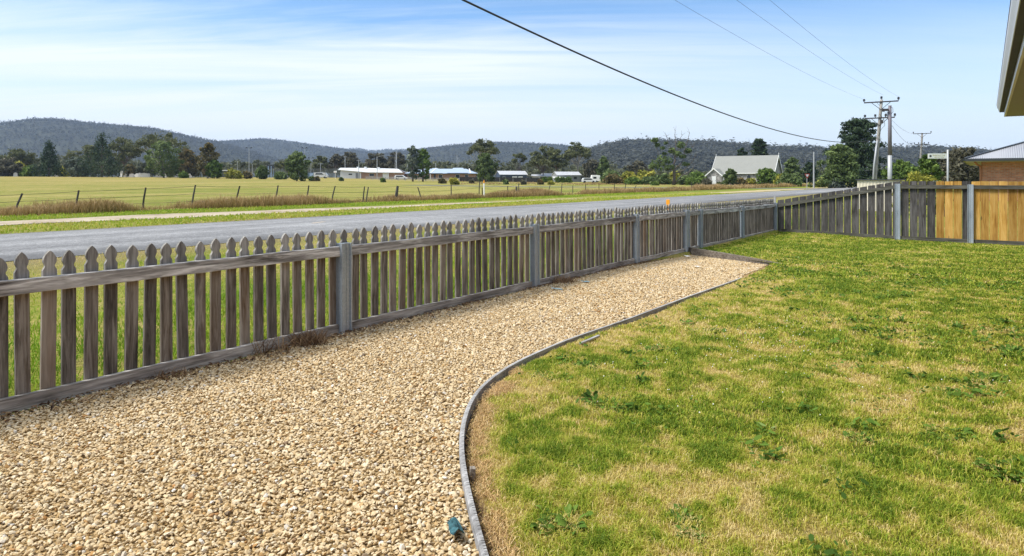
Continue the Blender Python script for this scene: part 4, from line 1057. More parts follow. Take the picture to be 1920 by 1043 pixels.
# background woodland mass
def woodland():
    C_, Rd, Fl = [], [], []
    rr = random.Random(11); m = MB()
    def one(px, yt, Y):
        x, y = AT(px, Y); z0 = gz_xy(x, y); H = ZAT(yt, Y) - z0; w = H * rr.uniform(.35, .6)
        m.tube([(x, y, z0 - .3), (x + rr.uniform(-.5, .5), y, z0 + H * .7)], [.2, .1], 5, cap=False)
        for i in range(9):
            a = i * 2.4; r = w * math.sqrt((i + .5) / 9); C_.append((x + math.cos(a) * r, y + math.sin(a) * r, z0 + H * rr.uniform(.35, .9) * (1 - .3 * (r / w) ** 2))); Rd.append(w * rr.uniform(.28, .45)); Fl.append(.65)
    for px in np.arange(-260, 1150, 7.5): one(px + rr.uniform(-5, 5), rr.uniform(294, 309) - (9 if px < 260 else 0), rr.uniform(260, 360))
    for px in np.arange(1120, 1980, 9): one(px + rr.uniform(-5, 5), rr.uniform(306, 322), rr.uniform(230, 340))
    for px in np.arange(-200, 440, 10): one(px + rr.uniform(-5, 5), rr.uniform(300, 318), rr.uniform(225, 255))
    V, F, A = cards(C_, Rd, Fl, 34, .70, .5, .3)
    b = len(V); tv = np.array(m.v); tf = np.array(m.f)
    o = np_obj('distant_woodland', np.concatenate([V, tv]), np.concatenate([F, tf + b]), M['f_wood'], {'tint': np.concatenate([A, np.full(len(tv), .9)])}); tag(o, kind='stuff')
woodland()

# ------------------------------------------------------------------ hills
def hill_mat():
    q = NT('wooded_hill_ground'); co = q.pos(); n1 = q.noise(co, .02, 4, .6); n2 = q.noise(co, .12, 3, .7)
    c = q.ramp(q.math('ADD', q.math('MULTIPLY', n1, .5), q.math('MULTIPLY', n2, .5)), [(.35, (.022, .026, .018)), (.65, (.06, .064, .045))])
    return q.pbr(c, .95, spec=.05)
M['hill'] = hill_mat()
M['hill_tree'] = foliage('hill_gum_canopy', (.055, .062, .05), (.08, .087, .071), (.11, .113, .097), .4)
HILLS = [('left', 2100, 900, [(-500, 262), (-250, 250), (-100, 240), (0, 231), (60, 225), (100, 225), (160, 230), (230, 235), (290, 241), (330, 250), (380, 261), (430, 272), (480, 287), (540, 305), (600, 330)], 10, 8000, 9),
         ('second', 2900, 800, [(150, 310), (250, 290), (330, 273), (400, 266), (440, 264), (490, 260), (530, 263), (570, 269), (640, 279), (700, 287), (770, 298), (840, 312), (900, 330)], 9, 6500, 9),
         ('far', 4300, 700, [(480, 310), (560, 292), (620, 285), (650, 279), (668, 277), (690, 281), (705, 282), (725, 279), (760, 280), (800, 283), (860, 286), (920, 296), (1000, 320)], 8, 2500, 10),
         ('centre', 2500, 900, [(560, 322), (640, 300), (700, 291), (750, 283), (790, 279), (830, 274), (880, 269), (930, 267), (990, 268), (1040, 271), (1090, 276), (1150, 282), (1210, 290), (1300, 305), (1380, 330)], 9, 7000, 9),
         ('right', 1250, 600, [(980, 330), (1040, 305), (1090, 285), (1120, 275), (1150, 268), (1180, 264), (1230, 264), (1290, 266), (1350, 268), (1400, 273), (1450, 276), (1500, 276), (1560, 280), (1620, 281), (1700, 282), (1745, 279), (1800, 282), (1880, 290), (1980, 296), (2150, 290), (2500, 300)], 12, 13000, 11)]
def build_hill(tag_, D, depth, prof, th, ntree, twid):
    prof = np.array(prof, float)
    nx, ny = 150, 22
    u = np.linspace(prof[0, 0], prof[-1, 0], nx); py = np.interp(u, prof[:, 0], prof[:, 1])
    zr = EYE + (HOR - py) * D / FPX - th * .75
    def surf(px, v):                       # v 0 front foot .. 1 ridge .. >1 behind
        zz = np.interp(px, u, zr)
        Y = D - depth * (1 - v)
        x = (px - CXP) / FPX * Y
        sh = np.where(v <= 1, np.sin(np.clip(v, 0, 1) * np.pi / 2) ** 1.25, np.cos(np.clip(v - 1, 0, 1) * np.pi / 2))
        z = 1.0 + (zz - 1.0) * sh * (Y / D) ** .3 + (fbm(x * .006 + 40, Y * .006, 15, 3) - .5) * 40 * np.clip(v, 0, 1) * np.clip(1 - v, 0, 1) * 2.2
        return x, Y, z
    PX, VV = np.meshgrid(u, np.concatenate([np.linspace(0, 1, ny - 4), [1.1, 1.3, 1.6, 2.0]]), indexing='ij')
    x, Y, z = surf(PX, VV)
    i = np.arange(nx - 1)[:, None] * ny + np.arange(ny - 1)[None]
    o = np_obj('hill', np.stack([x, Y, z], -1).reshape(-1, 3), np.stack([i, i + ny, i + ny + 1, i + 1], -1).reshape(-1, 4), M['hill'], smooth=True); tag(o, kind='structure')
    # its forest
    px = rng.uniform(prof[0, 0], prof[-1, 0], ntree); v = np.where(rng.random(ntree) < .16, rng.uniform(.97, 1.03, ntree), rng.random(ntree) ** .75)
    k = (px > -420) & (px < 2150); px, v = px[k], v[k]; n = len(px)
    x, Y, z = surf(px, v); h = th * rng.uniform(.6, 1.25, n) * (1 + .5 * (rng.random(n) < .06)); w = twid * rng.uniform(.32, .55, n)
    cnt = 11
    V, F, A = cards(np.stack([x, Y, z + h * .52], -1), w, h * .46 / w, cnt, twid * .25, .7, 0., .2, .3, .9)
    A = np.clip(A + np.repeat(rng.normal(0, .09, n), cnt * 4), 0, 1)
    # pale trunks
    tw = np.maximum(.22, .00016 * Y); tv = np.zeros((n, 4, 3)); cx = np.stack([x, Y - w * .2, z], -1); tv[:] = cx[:, None]
    tv[:, 0, 0] -= tw; tv[:, 1, 0] += tw; tv[:, 2, 0] += tw * .6; tv[:, 3, 0] -= tw * .6; tv[:, 0, 2] -= 1; tv[:, 1, 2] -= 1; tv[:, 2, 2] += h * .75; tv[:, 3, 2] += h * .75
    kk = rng.random(n) < .25; tv = tv[kk].reshape(-1, 3); b = len(V)
    o = np_obj('hill_forest', np.concatenate([V, tv]), np.concatenate([F, np.arange(len(tv)).reshape(-1, 4) + b]), M['hill_tree'], {'tint': np.concatenate([A, np.full(len(tv), 1.0)])}); tag(o, kind='stuff')
for h_ in HILLS: build_hill(*h_)
# ------------------------------------------------------------------ building materials
def brick_mat(name, a, b, mort=(.34, .29, .25), sc=1.0):
    q = NT(name); co = q.coord('Object')
    x = q.xyz(co); v = q.n('ShaderNodeCombineXYZ'); q.inp(v, 0, q.math('ADD', x[0], x[1])); q.inp(v, 1, x[2])
    br = q.t.nodes.new('ShaderNodeTexBrick'); q.inp(br, 'Vector', v.outputs[0])
    for k_, c in (('Color1', a), ('Color2', b), ('Mortar', mort)): br.inputs[k_].default_value = (*c, 1)
    br.inputs['Scale'].default_value = 1.0 / sc; br.inputs['Brick Width'].default_value = .24; br.inputs['Row Height'].default_value = .086; br.inputs['Mortar Size'].default_value = .009; br.inputs['Bias'].default_value = -.1
    n1 = q.noise(co, 5, 4, .7); n2 = q.noise(q.vmath('MULTIPLY', co, (1, 1, 3)), 2.2, 3)
    c = q.mix(q.math('MULTIPLY', q.gray(n1, .5, .72), .5), br.outputs['Color'], tuple(x_ * .45 for x_ in a))
    c = q.mix(q.math('MULTIPLY', q.gray(n2, .5, .7), .45), c, tuple(min(1, x_ * 1.35) for x_ in b))
    return q.pbr(c, .9, normal=q.bump(br.outputs['Fac'], -.4, .01), spec=.1)
M['brick'] = brick_mat('red_brown_brick', (.42, .165, .09), (.54, .25, .15))
M['brick_pale'] = brick_mat('pale_red_brick', (.36, .20, .14), (.42, .26, .19))
def stone_wall():
    q = NT('grey_stone_wall'); co = q.coord(); vo = q.t.nodes.new('ShaderNodeTexVoronoi'); q.inp(vo, 'Vector', co); vo.inputs['Scale'].default_value = 3.2
    n1 = q.noise(co, 6, 4); f = q.math('ADD', q.math('MULTIPLY', q.xyz(vo.outputs['Color'])[0], .6), q.math('MULTIPLY', n1, .4))
    return q.pbr(q.ramp(f, [(.2, (.19, .18, .17)), (.5, (.29, .275, .26)), (.8, (.40, .385, .36))]), .95, spec=.1)
M['stonewall'] = stone_wall()
def roof_mat(name, col, pitch=.076, axis=0, var=.12, rough=.45, metal=.15):
    q = NT(name); co = q.coord(); x = q.xyz(co)[axis]
    w = q.math('SINE', q.math('MULTIPLY', x, 6.2832 / pitch)); n1 = q.noise(co, .9, 4); n2 = q.noise(co, 9, 3)
    c = q.mix(q.math('ADD', q.math('MULTIPLY', n1, .6), q.math('MULTIPLY', n2, .4)), tuple(c_ * (1 - var) for c_ in col), tuple(c_ * (1 + var) for c_ in col))
    return q.pbr(c, rough, metal, normal=q.bump(w, .8, .012), spec=.4)
M['roof_blue'] = roof_mat('blue_grey_metal_roof', (.36, .44, .55), .25); M['roof_white'] = roof_mat('white_metal_roof', (.66, .67, .68), .25)
M['roof_grey'] = roof_mat('pale_corrugated_roof', (.50, .51, .54), .09); M['roof_church'] = roof_mat('sage_grey_church_roof', (.25, .255, .235), .09, 1, .15, .7, 0)
M['roof_house'] = roof_mat('silver_corrugated_roof', (.34, .35, .38), .10, 1)
M['white'] = paint('white_painted_timber', (.80, .80, .78), .6, var=.06); M['offwhite'] = paint('white_wall_sheet', (.60, .61, .61), .7, var=.06)
M['navy'] = paint('navy_metal_cladding', (.045, .062, .10), .5, var=.1); M['greyclad'] = paint('grey_metal_cladding', (.22, .23, .24), .6, var=.1)
M['darkgrey'] = paint('charcoal_metal', (.045, .05, .055), .45, var=.1); M['glass'] = paint('dark_window_glass', (.02, .025, .03), .12, var=.2, spec=.6)
M['cream'] = paint('cream_metal_sheet', (.66, .60, .48), .5, var=.06); M['terracotta'] = paint('terracotta_downpipe', (.36, .15, .08), .5, var=.15)
M['soffit'] = paint('beige_soffit_sheet', (.42, .41, .38), .8, var=.05); M['gutter'] = paint('pale_grey_gutter', (.66, .65, .68), .35, var=.08, spec=.5); M['gutter_dark'] = paint('purplish_roof_edge', (.10, .075, .095), .5)
M['underside'] = paint('painted_shade_gutter_underside', (.085, .08, .075), .8, var=.25, scale=4)  # shade below the pale gutter, put into a dark base colour
M['orange'] = paint('orange_marker_plastic', (.80, .32, .02), .5, var=.05); M['bluepost'] = paint('blue_post', (.30, .42, .60), .5); M['bluebox'] = paint('blue_container', (.06, .12, .22), .5)
M['railgrey'] = paint('grey_rail_fence_timber', (.30, .29, .27), .9, var=.2); M['darkpaling'] = paint('dark_boundary_palings', (.055, .05, .046), .9, var=.3, scale=2)
M['meshwire'] = paint('grey_mesh_wire', (.24, .26, .27), .5, .4); M['tyre'] = paint('tyre_rubber', (.02, .02, .02), .9); M['carwhite'] = paint('white_car_paint', (.75, .76, .77), .25, spec=.6); M['red'] = paint('red_paint', (.45, .05, .03), .4)

def gable(x0, x1, y0, y1, ze, zr, ov=.4, th=.12):
    """gable roof, ridge along x; returns an MB of two sloping slabs."""
    m = MB(); ym = (y0 + y1) / 2; sl = (zr - ze) / (ym - y0)
    ya, yb, zo = y0 - ov, y1 + ov, ze - ov * sl
    m.prism([(ya, zo), (ym, zr), (yb, zo), (yb, zo + th), (ym, zr + th), (ya, zo + th)], 'x', x0 - ov * .6, x1 + ov * .6); return m
def hip(x0, x1, y0, y1, ze, zr, ins, ov=.45, th=.1):
    m = MB(); x0 -= ov; x1 += ov; y0 -= ov; y1 += ov; ym = (y0 + y1) / 2
    b = [(x0, y0, ze), (x1, y0, ze), (x1, y1, ze), (x0, y1, ze), (x0, y0, ze + th), (x1, y0, ze + th), (x1, y1, ze + th), (x0, y1, ze + th), (x0 + ins, ym, zr), (x1 - ins, ym, zr)]
    m.add(b, [(0, 3, 2, 1), (0, 1, 5, 4), (1, 2, 6, 5), (2, 3, 7, 6), (3, 0, 4, 7), (4, 5, 9, 8), (6, 7, 8, 9), (5, 6, 9), (7, 4, 8)]); return m
def box(*a): m = MB(); m.box(*a); return m
def window(root, x, z, w, h, y, frame='white', name='window'):
    f = MB()
    f.box(x - w / 2 - .06, x + w / 2 + .06, y - .05, y - .002, z - .06, z); f.box(x - w / 2 - .06, x + w / 2 + .06, y - .05, y - .002, z + h, z + h + .06)
    f.box(x - w / 2 - .06, x - w / 2, y - .05, y - .002, z, z + h); f.box(x + w / 2, x + w / 2 + .06, y - .05, y - .002, z, z + h)
    o = f.build(name, M[frame], root); box(x - w / 2, x + w / 2, y - .02, y - .004, z, z + h).build('pane', M['glass'], o); return o

# --- the house the photograph is taken from: eave overhead on the right
hs = empty('house', W(0, 0), ANG); tag(hs, 'near house at the upper right frame edge with pale gutter and beige soffit', 'house')
T0, T1 = -5.0, 14.75
box(T0, T1 - .75, -7.5, -.92, -.3, 2.31).build('wall', M['brick'], hs)
m = MB(); m.prism([(-.1456, 2.50), (-.150, 2.47), (-.170, 2.42), (-.180, 2.390), (-.248, 2.388), (-.248, 2.395), (-.184, 2.397), (-.175, 2.424), (-.155, 2.474), (-.151, 2.50)], 'x', T0, T1); m.prism([(-.247, 2.397), (-.186, 2.398), (-.153, 2.5), (-.247, 2.5)], 'x', T1 - .004, T1)
m.build('gutter', M['gutter'], hs)
box(T0, T1 - .01, -.247, -.186, 2.380, 2.3865).build('gutter_shade_strip', M['underside'], hs)  # thin dark strip carrying the painted shade under the gutter
m = MB(); m.bar((T0, -.1485, 2.507), (T1, -.1485, 2.507), .012, .012); m.build('roof_edge', M['gutter_dark'], hs)
m = MB(); m.box(T0, T1 + .01, -.276, -.25, 2.302, 2.5); m.box(T1 - .008, T1 + .012, -.92, -.2765, 2.302, 2.5); m.build('fascia', M['gutter'], hs)
box(T0, T1 - .01, -.92, -.278, 2.312, 2.322).build('soffit', M['soffit'], hs)
m = MB(); m.prism([(-.165, 2.515), (-4.2, 4.1), (-8.3, 2.515), (-8.3, 2.54), (-4.2, 4.125), (-.165, 2.54)], 'x', T0, T1); m.build('roof', M['roof_house'], hs)

# --- the neighbouring brick house
nh = empty('brick_house', W(46, 0), ANG); tag(nh, 'red brown brick house with silver corrugated hip roof beyond the golden palings', 'house')
box(.95, 12, -12, .25, -.3, 2.2).build('wall', M['brick'], nh)
rh = MB(); x0, x1, y0, y1, ze, zr, ins = .0, 13, -13, 1.0, 2.36, 4.75, 6.6
ym = (y0 + y1) / 2; b4 = [(x0, y0, ze), (x1, y0, ze), (x1, y1, ze), (x0, y1, ze)]; rid = [(x0 + ins, ym, zr), (x0 + ins + .3, ym, zr)]
NC = 70
for k in range(NC):                      # the street-end slope as real corrugated sheet, ribs running up the slope
    pass
rh.add(b4 + rid, [(0, 1, 5, 4), (1, 2, 5), (2, 3, 4, 5), (3, 2, 1, 0)])
rows = []
npt = 540
for k in range(npt + 1):
    y = y0 + (y1 - y0) * k / npt; lim = 1 - abs(y - ym) / ((y1 - y0) / 2); zc = .012 * math.sin(k * math.pi / 2) if k % 2 else 0
    rh.v += [(x0, y, ze + .015 + zc), (x0 + ins * lim, y, ze + (zr - ze) * lim + .015 + zc)]
bb = 6
for k in range(npt): rh.f.append((bb + 2 * k, bb + 2 * k + 2, bb + 2 * k + 3, bb + 2 * k + 1))
rh.build('roof', M['roof_house'], nh)
m = MB(); m.bar((x0, y1, ze + .05), (x0 + ins, ym, zr + .05), .16, .05); m.bar((x0, y0, ze + .05), (x0 + ins, ym, zr + .05), .16, .05); m.build('hip_capping', M['darkgrey'], nh)
m = MB(); m.bar((-.06, y0, ze - .055), (-.06, y1 + .12, ze - .055), .12, .12); m.bar((-.12, y1 + .06, ze - .055), (x1, y1 + .06, ze - .055), .12, .118); m.build('gutter', M['darkgrey'], nh)
box(.0, 12.9, -12.9, .99, 2.205, 2.235).build('soffit', M['soffit'], nh)
m = MB(); m.tube([(.25, .55, 2.2), (.45, .45, 2.05), (.86, .3, 1.98), (.88, .28, 1.8), (.88, .28, -.2)], .055, 8); m.build('downpipe', M['terracotta'], nh, smooth=True)
window(nh, 0, .9, .1, .1, 0).hide_render = False
for o in [c for c in nh.children if c.name.startswith('window')]:
    for c in list(o.children): bpy.data.objects.remove(c)
    bpy.data.objects.remove(o)

# --- cream garden shed beyond the corner of the yard
gsh = empty('garden_shed', W(31, 2.85), ANG); tag(gsh, 'low cream metal garden shed below the power poles behind the grey palings', 'shed')
out_ = [(k * .06, .008 * (1 if k % 2 else -1)) for k in range(26)]
m = MB(); m.v = [(y, x, -.2) for x, y in out_] + [(y, x, 1.17) for x, y in out_]; m.f = [(k, k + 1, 27 + k, 26 + k) for k in range(25)]; m.box(.012, 2.0, 0, 1.5, -.2, 1.168)
m.build('wall', M['cream'], gsh); box(-.06, 2.1, -.06, 1.56, 1.172, 1.215).build('roof', M['darkgrey'], gsh)
# --- church
ch = empty('church', W(152.8, 37.7), ANG); tag(ch, 'small grey stone church with sage roof and white door in its porch', 'church')
cw = 13.2; cd = 6.6; ze, zr = 2.75, 6.35
m = MB(); m.prism([(0, -.3), (cd, -.3), (cd, ze), (cd / 2, zr - .25), (0, ze)], 'y', 0, cw); m.v = [(x, y, z) for x, y, z in m.v]; m.build('wall', M['stonewall'], ch)
m = MB(); sl = (zr - ze) / (cd / 2); m.prism([(-.35, ze - .35 * sl + .1), (cd / 2, zr + .1), (cd + .35, ze - .35 * sl + .1), (cd + .35, ze - .35 * sl + .22), (cd / 2, zr + .22), (-.35, ze - .35 * sl + .22)], 'y', -.3, cw + .3); m.build('roof', M['roof_church'], ch)
for y in (-.34, cw + .34):
    m = MB(); m.bar((-.38, y, ze - .38 * sl + .14), (cd / 2, y, zr + .14), .06, .24); m.bar((cd + .38, y, ze - .38 * sl + .14), (cd / 2, y, zr + .14), .06, .24)
    m.build('barge_board', M['white'], ch)
box(-.42, -.34, -.3, cw + .3, ze - .42 * sl + .22, ze - .42 * sl + .36).build('gutter', M['white'], ch)
for y in (-.3, cw + .3):
    m = MB(); m.bar((cd / 2, y, zr + .2), (cd / 2, y, zr + .75), .07, .07); m.bar((cd / 2 - .13, y, zr + .55), (cd / 2 + .13, y, zr + .55), .05, .05); m.build('finial', M['white'], ch)
px0, py0, py1 = -3.2, 10.2, 13.5; pm_ = (py0 + py1) / 2
m = MB(); m.prism([(py0, -.3), (py1, -.3), (py1, 2.15), (pm_, 3.55), (py0, 2.15)], 'x', px0, -.002); m.build('porch_wall', M['stonewall'], ch)
m = MB(); ps = 1.4 / 1.65; m.prism([(py0 - .3, 2.15 - .3 * ps + .02), (pm_, 3.57), (py1 + .3, 2.15 - .3 * ps + .02), (py1 + .3, 2.15 - .3 * ps + .12), (pm_, 3.68), (py0 - .3, 2.15 - .3 * ps + .12)], 'x', px0 - .25, .4); m.build('porch_roof', M['roof_church'], ch)
m = MB(); m.bar((px0 - .29, py0 - .32, 2.15 - .32 * ps + .07), (px0 - .29, pm_, 3.65), .06, .22); m.bar((px0 - .29, py1 + .32, 2.15 - .32 * ps + .07), (px0 - .29, pm_, 3.65), .06, .22); m.bar((px0 - .2, py0 - .33, 2.15 - .33 * ps + .06), (.2, py0 - .33, 2.15 - .33 * ps + .06), .08, .1); m.build('porch_barge_board', M['white'], ch)
dr = box(px0 - .06, px0 - .004, pm_ - .45, pm_ + .45, .05, 1.95).build('door', M['white'], ch); box(px0 - .09, px0 - .062, pm_ - .36, pm_ - .28, .95, 1.05).build('handle', M['darkgrey'], dr)
m = MB(); m.box(px0 + .9, px0 + 1.7, py0 - .05, py0 - .004, .9, 1.75); m.build('porch_window', M['white'], ch)
for yy in (2.2, 5.2, 8.2):
    m = MB(); m.prism([(yy - .35, .9), (yy + .35, .9), (yy + .35, 1.9), (yy, 2.3), (yy - .35, 1.9)], 'x', -.05, -.004); m.build('window', M['glass'], ch)

# --- community hall, brick house, sheds across the paddock (camera-facing frames)
def site(name, px, Y, label, cat, rz=0.0):
    x, y = AT(px, Y); o = empty(name, (x, y, gz_xy(x, y)), rz); tag(o, label, cat); return o
YB = 240; k_ = YB / FPX
hall = site('community_hall', 697, YB, 'long low hall with white roof, white left end and pale brick front', 'hall')
X = lambda px: (px - 697) * k_
hw_ = 2.25
box(X(638), X(676), 0, 9, -.3, hw_ + .3).build('end_wall', M['offwhite'], hall)
box(X(676) + .002, X(757), .15, 9, -.3, hw_).build('wall', M['brick_pale'], hall)
m = MB(); m.add([(X(634), -.5, hw_ + .95), (X(690), -.6, hw_ + .05), (X(756), -.6, hw_ - .05), (X(742), 4.8, 3.55), (X(684), 4.8, 3.85), (X(632), 4.6, 3.9), (X(634), 9.5, 2.5), (X(756), 9.5, 2.3)],
                [(0, 1, 4, 5), (1, 2, 3, 4), (5, 4, 3, 7, 6)])
o = m.build('roof', M['roof_white'], hall); sm = o.modifiers.new('thick', 'SOLIDIFY'); sm.thickness = .22; sm.offset = -1
m = MB(); m.prism([(X(638), hw_ + .301), (X(676), hw_ + .301), (X(676), hw_ + .35), (X(640), hw_ + .9)], 'y', .02, .3); m.build('end_gable', M['offwhite'], hall)
for px in (667, 681, 706): box(X(px - 2), X(px + 2), 3.2, 4.0, 3.3, 4.25 if px < 700 else 4.1).build('roof_vent', M['white'], hall)
box(X(717.5), X(727), .06, .146, 0, 1.95).build('door', M['white'], hall); box(X(728), X(729.2), -.5, -.3, -.1, 2.2).build('porch_post', M['white'], hall)
box(X(667), X(674), -.06, -.003, 0, 2.0).build('door', M['greyclad'], hall); window(hall, X(657), 1.3, 1.3, .5, 0); window(hall, X(697), .9, 1.6, .9, .15)
box(X(675.8), X(677), -.05, -.004, -.1, 2.3).build('downpipe', M['white'], hall)

bh = site('blue_roofed_house', 825, YB, 'long brick house with blue-grey hip roof across the paddock', 'house')
X = lambda px: (px - 825) * k_
box(X(764), X(890), 0, 11, -.3, 2.1).build('wall', M['brick_pale'], bh)
hip(X(762), X(892), -.4, 11.4, 2.12, 3.9, 4.2, .5).build('roof', M['roof_blue'], bh)
m = MB(); m.add([(X(838), -.95, 2.3), (X(878), -.95, 2.3), (X(866), 5, 4.15), (X(848), 5, 4.15), (X(800), -.95, 2.3), (X(830), -.95, 2.3), (X(818), 5, 4.1), (X(808), 5, 4.1)], [(0, 1, 2, 3), (4, 5, 6, 7)])
o = m.build('roof_gablet', M['roof_blue'], bh); sm = o.modifiers.new('thick', 'SOLIDIFY'); sm.thickness = .1
m = MB(); m.bar((X(808), -1.0, 2.35), (X(815), 5, 4.15), .25, .06); m.bar((X(883), -1, 2.3), (X(878), 5, 3.95), .3, .06); m.build('ridge_capping', M['white'], bh)
box(X(759), X(894), -1.0, -.9, 2.0, 2.14).build('gutter', M['darkgrey'], bh)
for px, w in ((772, 1.0), (803, .7), (826, 1.3), (858, 1.4), (875, 1.2)): window(bh, X(px), .5, w, 1.3, 0)
box(X(813), X(817), -.06, -.003, 0, 1.9).build('door', M['darkgrey'], bh)
for px in (799, 807): box(X(px), X(px) + .2, -.9, -.7, -.1, 2.0).build('verandah_post', M['white'], bh)

ns_ = site('navy_shed', 965, 235, 'navy shed with pale gable roof behind the dark boundary palings', 'shed', R(16))
m = MB(); m.prism([(0, -.3), (6.2, -.3), (6.2, 2.15), (3.1, 3.3), (0, 2.15)], 'x', -5.2, 4.4); m.build('wall', M['navy'], ns_)
gable(-5.2, 4.4, 0, 6.2, 2.2, 3.38, .3, .1).build('roof', M['roof_grey'], ns_)
m = MB(); m.bar((4.62, -.32, 2.1), (4.62, 3.1, 3.42), .05, .2); m.bar((4.62, 6.52, 2.1), (4.62, 3.1, 3.42), .05, .2); m.build('barge_board', M['white'], ns_)
box(-.9, .9, -.06, -.003, .1, 1.55).build('roller_door', M['white'], ns_); box(1.3, 2.9, -.06, -.003, .1, 1.55).build('roller_door', M['white'], ns_); window(ns_, -3.8, .6, .9, .8, 0)
m = MB(); m.add([(4.4, .4, 2.0), (8.4, .2, 1.55), (8.4, 5.0, 1.55), (4.4, 5, 2.0)], [(0, 1, 2, 3)]); o = m.build('awning_roof', M['roof_grey'], ns_); sm = o.modifiers.new('thick', 'SOLIDIFY'); sm.thickness = .1
for y in (.5, 4.8): box(8.2, 8.3, y, y + .1, -.2, 1.5).build('awning_post', M['white'], ns_)

cb_ = site('cabin', 1006, 238, 'small white cabin with pale green side between the two sheds', 'cabin')
box(-1.6, 2.2, 0, 4, -.3, 1.75).build('wall', M['offwhite'], cb_); gable(-1.6, 2.2, 0, 4, 1.76, 2.3, .25, .08).build('roof', M['roof_grey'], cb_); window(cb_, .2, .6, 1.0, .7, 0)
cb2 = site('lean_to_shed', 1029, 238, 'white-roofed low lean-to against the left of the grey shed', 'shed')
box(-3, 2.2, 0, 4.5, -.3, 1.6).build('wall', M['greyclad'], cb2); m = MB(); m.add([(-3.4, -.3, 1.65), (2.5, -.3, 1.65), (2.0, 4.8, 2.75), (-2.2, 4.8, 2.75)], [(0, 1, 2, 3)]); o = m.build('roof', M['roof_white'], cb2); sm = o.modifiers.new('thick', 'SOLIDIFY'); sm.thickness = .1
window(cb2, -1.6, .5, .9, .7, 0)

gs = site('grey_shed', 1070, 225, 'grey shed with pale roof, dark gable and low skillion roofs', 'shed', R(14))
m = MB(); m.prism([(0, -.3), (6, -.3), (6, 2.25), (3, 3.25), (0, 2.25)], 'x', -4.6, 3.6); m.build('wall', M['greyclad'], gs)
gable(-4.6, 3.6, 0, 6, 2.28, 3.32, .3, .1).build('roof', M['roof_grey'], gs)
m = MB(); m.prism([(0.05, 2.0), (5.95, 2.0), (3, 3.22)], 'x', 3.602, 3.66); m.build('gable_end', M['darkgrey'], gs)
window(gs, 1.6, .9, 1.1, .8, 0, 'greyclad')
m = MB(); m.box(3.66, 7.0, .3, 5.2, -.3, 1.65); m.build('side_wall', M['navy'], gs)
m = MB(); m.add([(3.5, .0, 2.1), (7.2, .0, 1.72), (7.2, 5.4, 1.72), (3.5, 5.4, 2.1)], [(0, 1, 2, 3)]); o = m.build('side_roof', M['roof_grey'], gs); sm = o.modifiers.new('thick', 'SOLIDIFY'); sm.thickness = .1
m = MB(); m.add([(-6.4, -2.4, 1.35), (-2.4, -2.4, 1.35), (-2.4, -.05, 1.6), (-6.4, -.05, 1.6)], [(0, 1, 2, 3)]); o = m.build('carport_roof', M['white'], gs); sm = o.modifiers.new('thick', 'SOLIDIFY'); sm.thickness = .1
for x in (-6.2, -2.6): box(x, x + .12, -2.3, -2.2, -.3, 1.33).build('carport_post', M['greyclad'], gs)

def car(name, px, Y, L, H, mat, label, cat, van=False, rz=0.0):
    o = site(name, px, Y, label, cat, rz); w = 1.7
    p = [(-L / 2, .3), (L / 2, .3), (L / 2, H * .55), (L * .33, H * .6), (L * .14, H), (-L * .42, H), (-L / 2, H * .65)] if not van else [(-L / 2, .35), (L / 2, .35), (L / 2, H * .5), (L * .38, H * .95), (-L * .46, H), (-L / 2, H * .9)]
    m = MB(); m.prism(p, 'y', -w / 2, w / 2); m.build('body', M[mat], o, bevel=.06)
    m = MB(); m.prism([(L * .26, H * .62), (L * .12, H * .92), (-L * .34, H * .92), (-L * .38, H * .62)], 'y', -w / 2 - .01, w / 2 + .01); m.build('window', M['glass'], o)
    for sx in (-1, 1):
        for sy in (-1, 1):
            m = MB(); m.tube([(sx * L * .31, sy * w / 2 - .1, .31), (sx * L * .31, sy * w / 2 + .02 * sy + .1, .31)], .31, 12); m.build('wheel', M['tyre'], o)
    return o
car('parked_van', 602, 232, 4.6, 1.95, 'carwhite', 'white van parked behind the wire mesh fence', 'van', True)
car('parked_car', 752, 222, 4.2, 1.45, 'carwhite', 'white car parked before the brick front of the low hall', 'car')
car('parked_car', 1104, 205, 4.2, 1.45, 'carwhite', 'white car parked right of the grey shed beside the caravan', 'car')
cv = site('caravan', 1117, 215, 'white caravan parked right of the grey shed', 'caravan')
m = MB(); m.prism([(-1.5, .45), (1.3, .45), (1.7, 1.1), (1.2, 2.3), (-1.35, 2.35), (-1.6, 1.2)], 'y', -1.05, 1.05); m.build('body', M['white'], cv, bevel=.08); box(-.9, .1, -1.07, -1.052, 1.2, 1.8).build('window', M['glass'], cv)
for sy in (-1, 1):
    m = MB(); m.tube([(0, sy * .95, .33), (0, sy * 1.07, .33)], .33, 12); m.build('wheel', M['tyre'], cv)
bc = site('storage_container', 584, 235, 'blue box container behind the mesh fence right of the lone tree', 'container')
m = MB(); m.box(-2, 1.8, 0, 2.4, 0, 1.9); m.build('body', M['bluebox'], bc, bevel=.03); box(-.6, .6, -.05, -.003, .1, 1.7).build('door', M['bluepost'], bc)
sb = site('scoreboard', 507, 236, 'dark square scoreboard on posts behind the mesh fence', 'scoreboard'); box(-1.4, 1.3, 0, .2, 3.1, 4.5).build('board', M['darkgrey'], sb)
for x in (-1.0, .9): box(x, x + .12, .201, .3, -.2, 4.3).build('post', M['bluepost'], sb)
sh = site('shelter', 421, 225, 'small white-roofed shelter left of the golden dome shrub', 'shelter'); box(-1.9, 1.7, 0, 2.4, 2.2, 2.42).build('roof', M['white'], sh)
for x in (-1.7, 1.5): box(x, x + .1, .1, .2, -.2, 2.198).build('post', M['galv_pole'], sh)
bk = site('basketball_hoop', 628.5, 220, 'white basketball backboard on a pole at the left end of the hall', 'basketball hoop'); box(-.5, .5, 0, .06, 2.0, 2.6).build('backboard', M['white'], bk); box(-.06, .06, .061, .17, -.2, 2.5).build('pole', M['white'], bk)
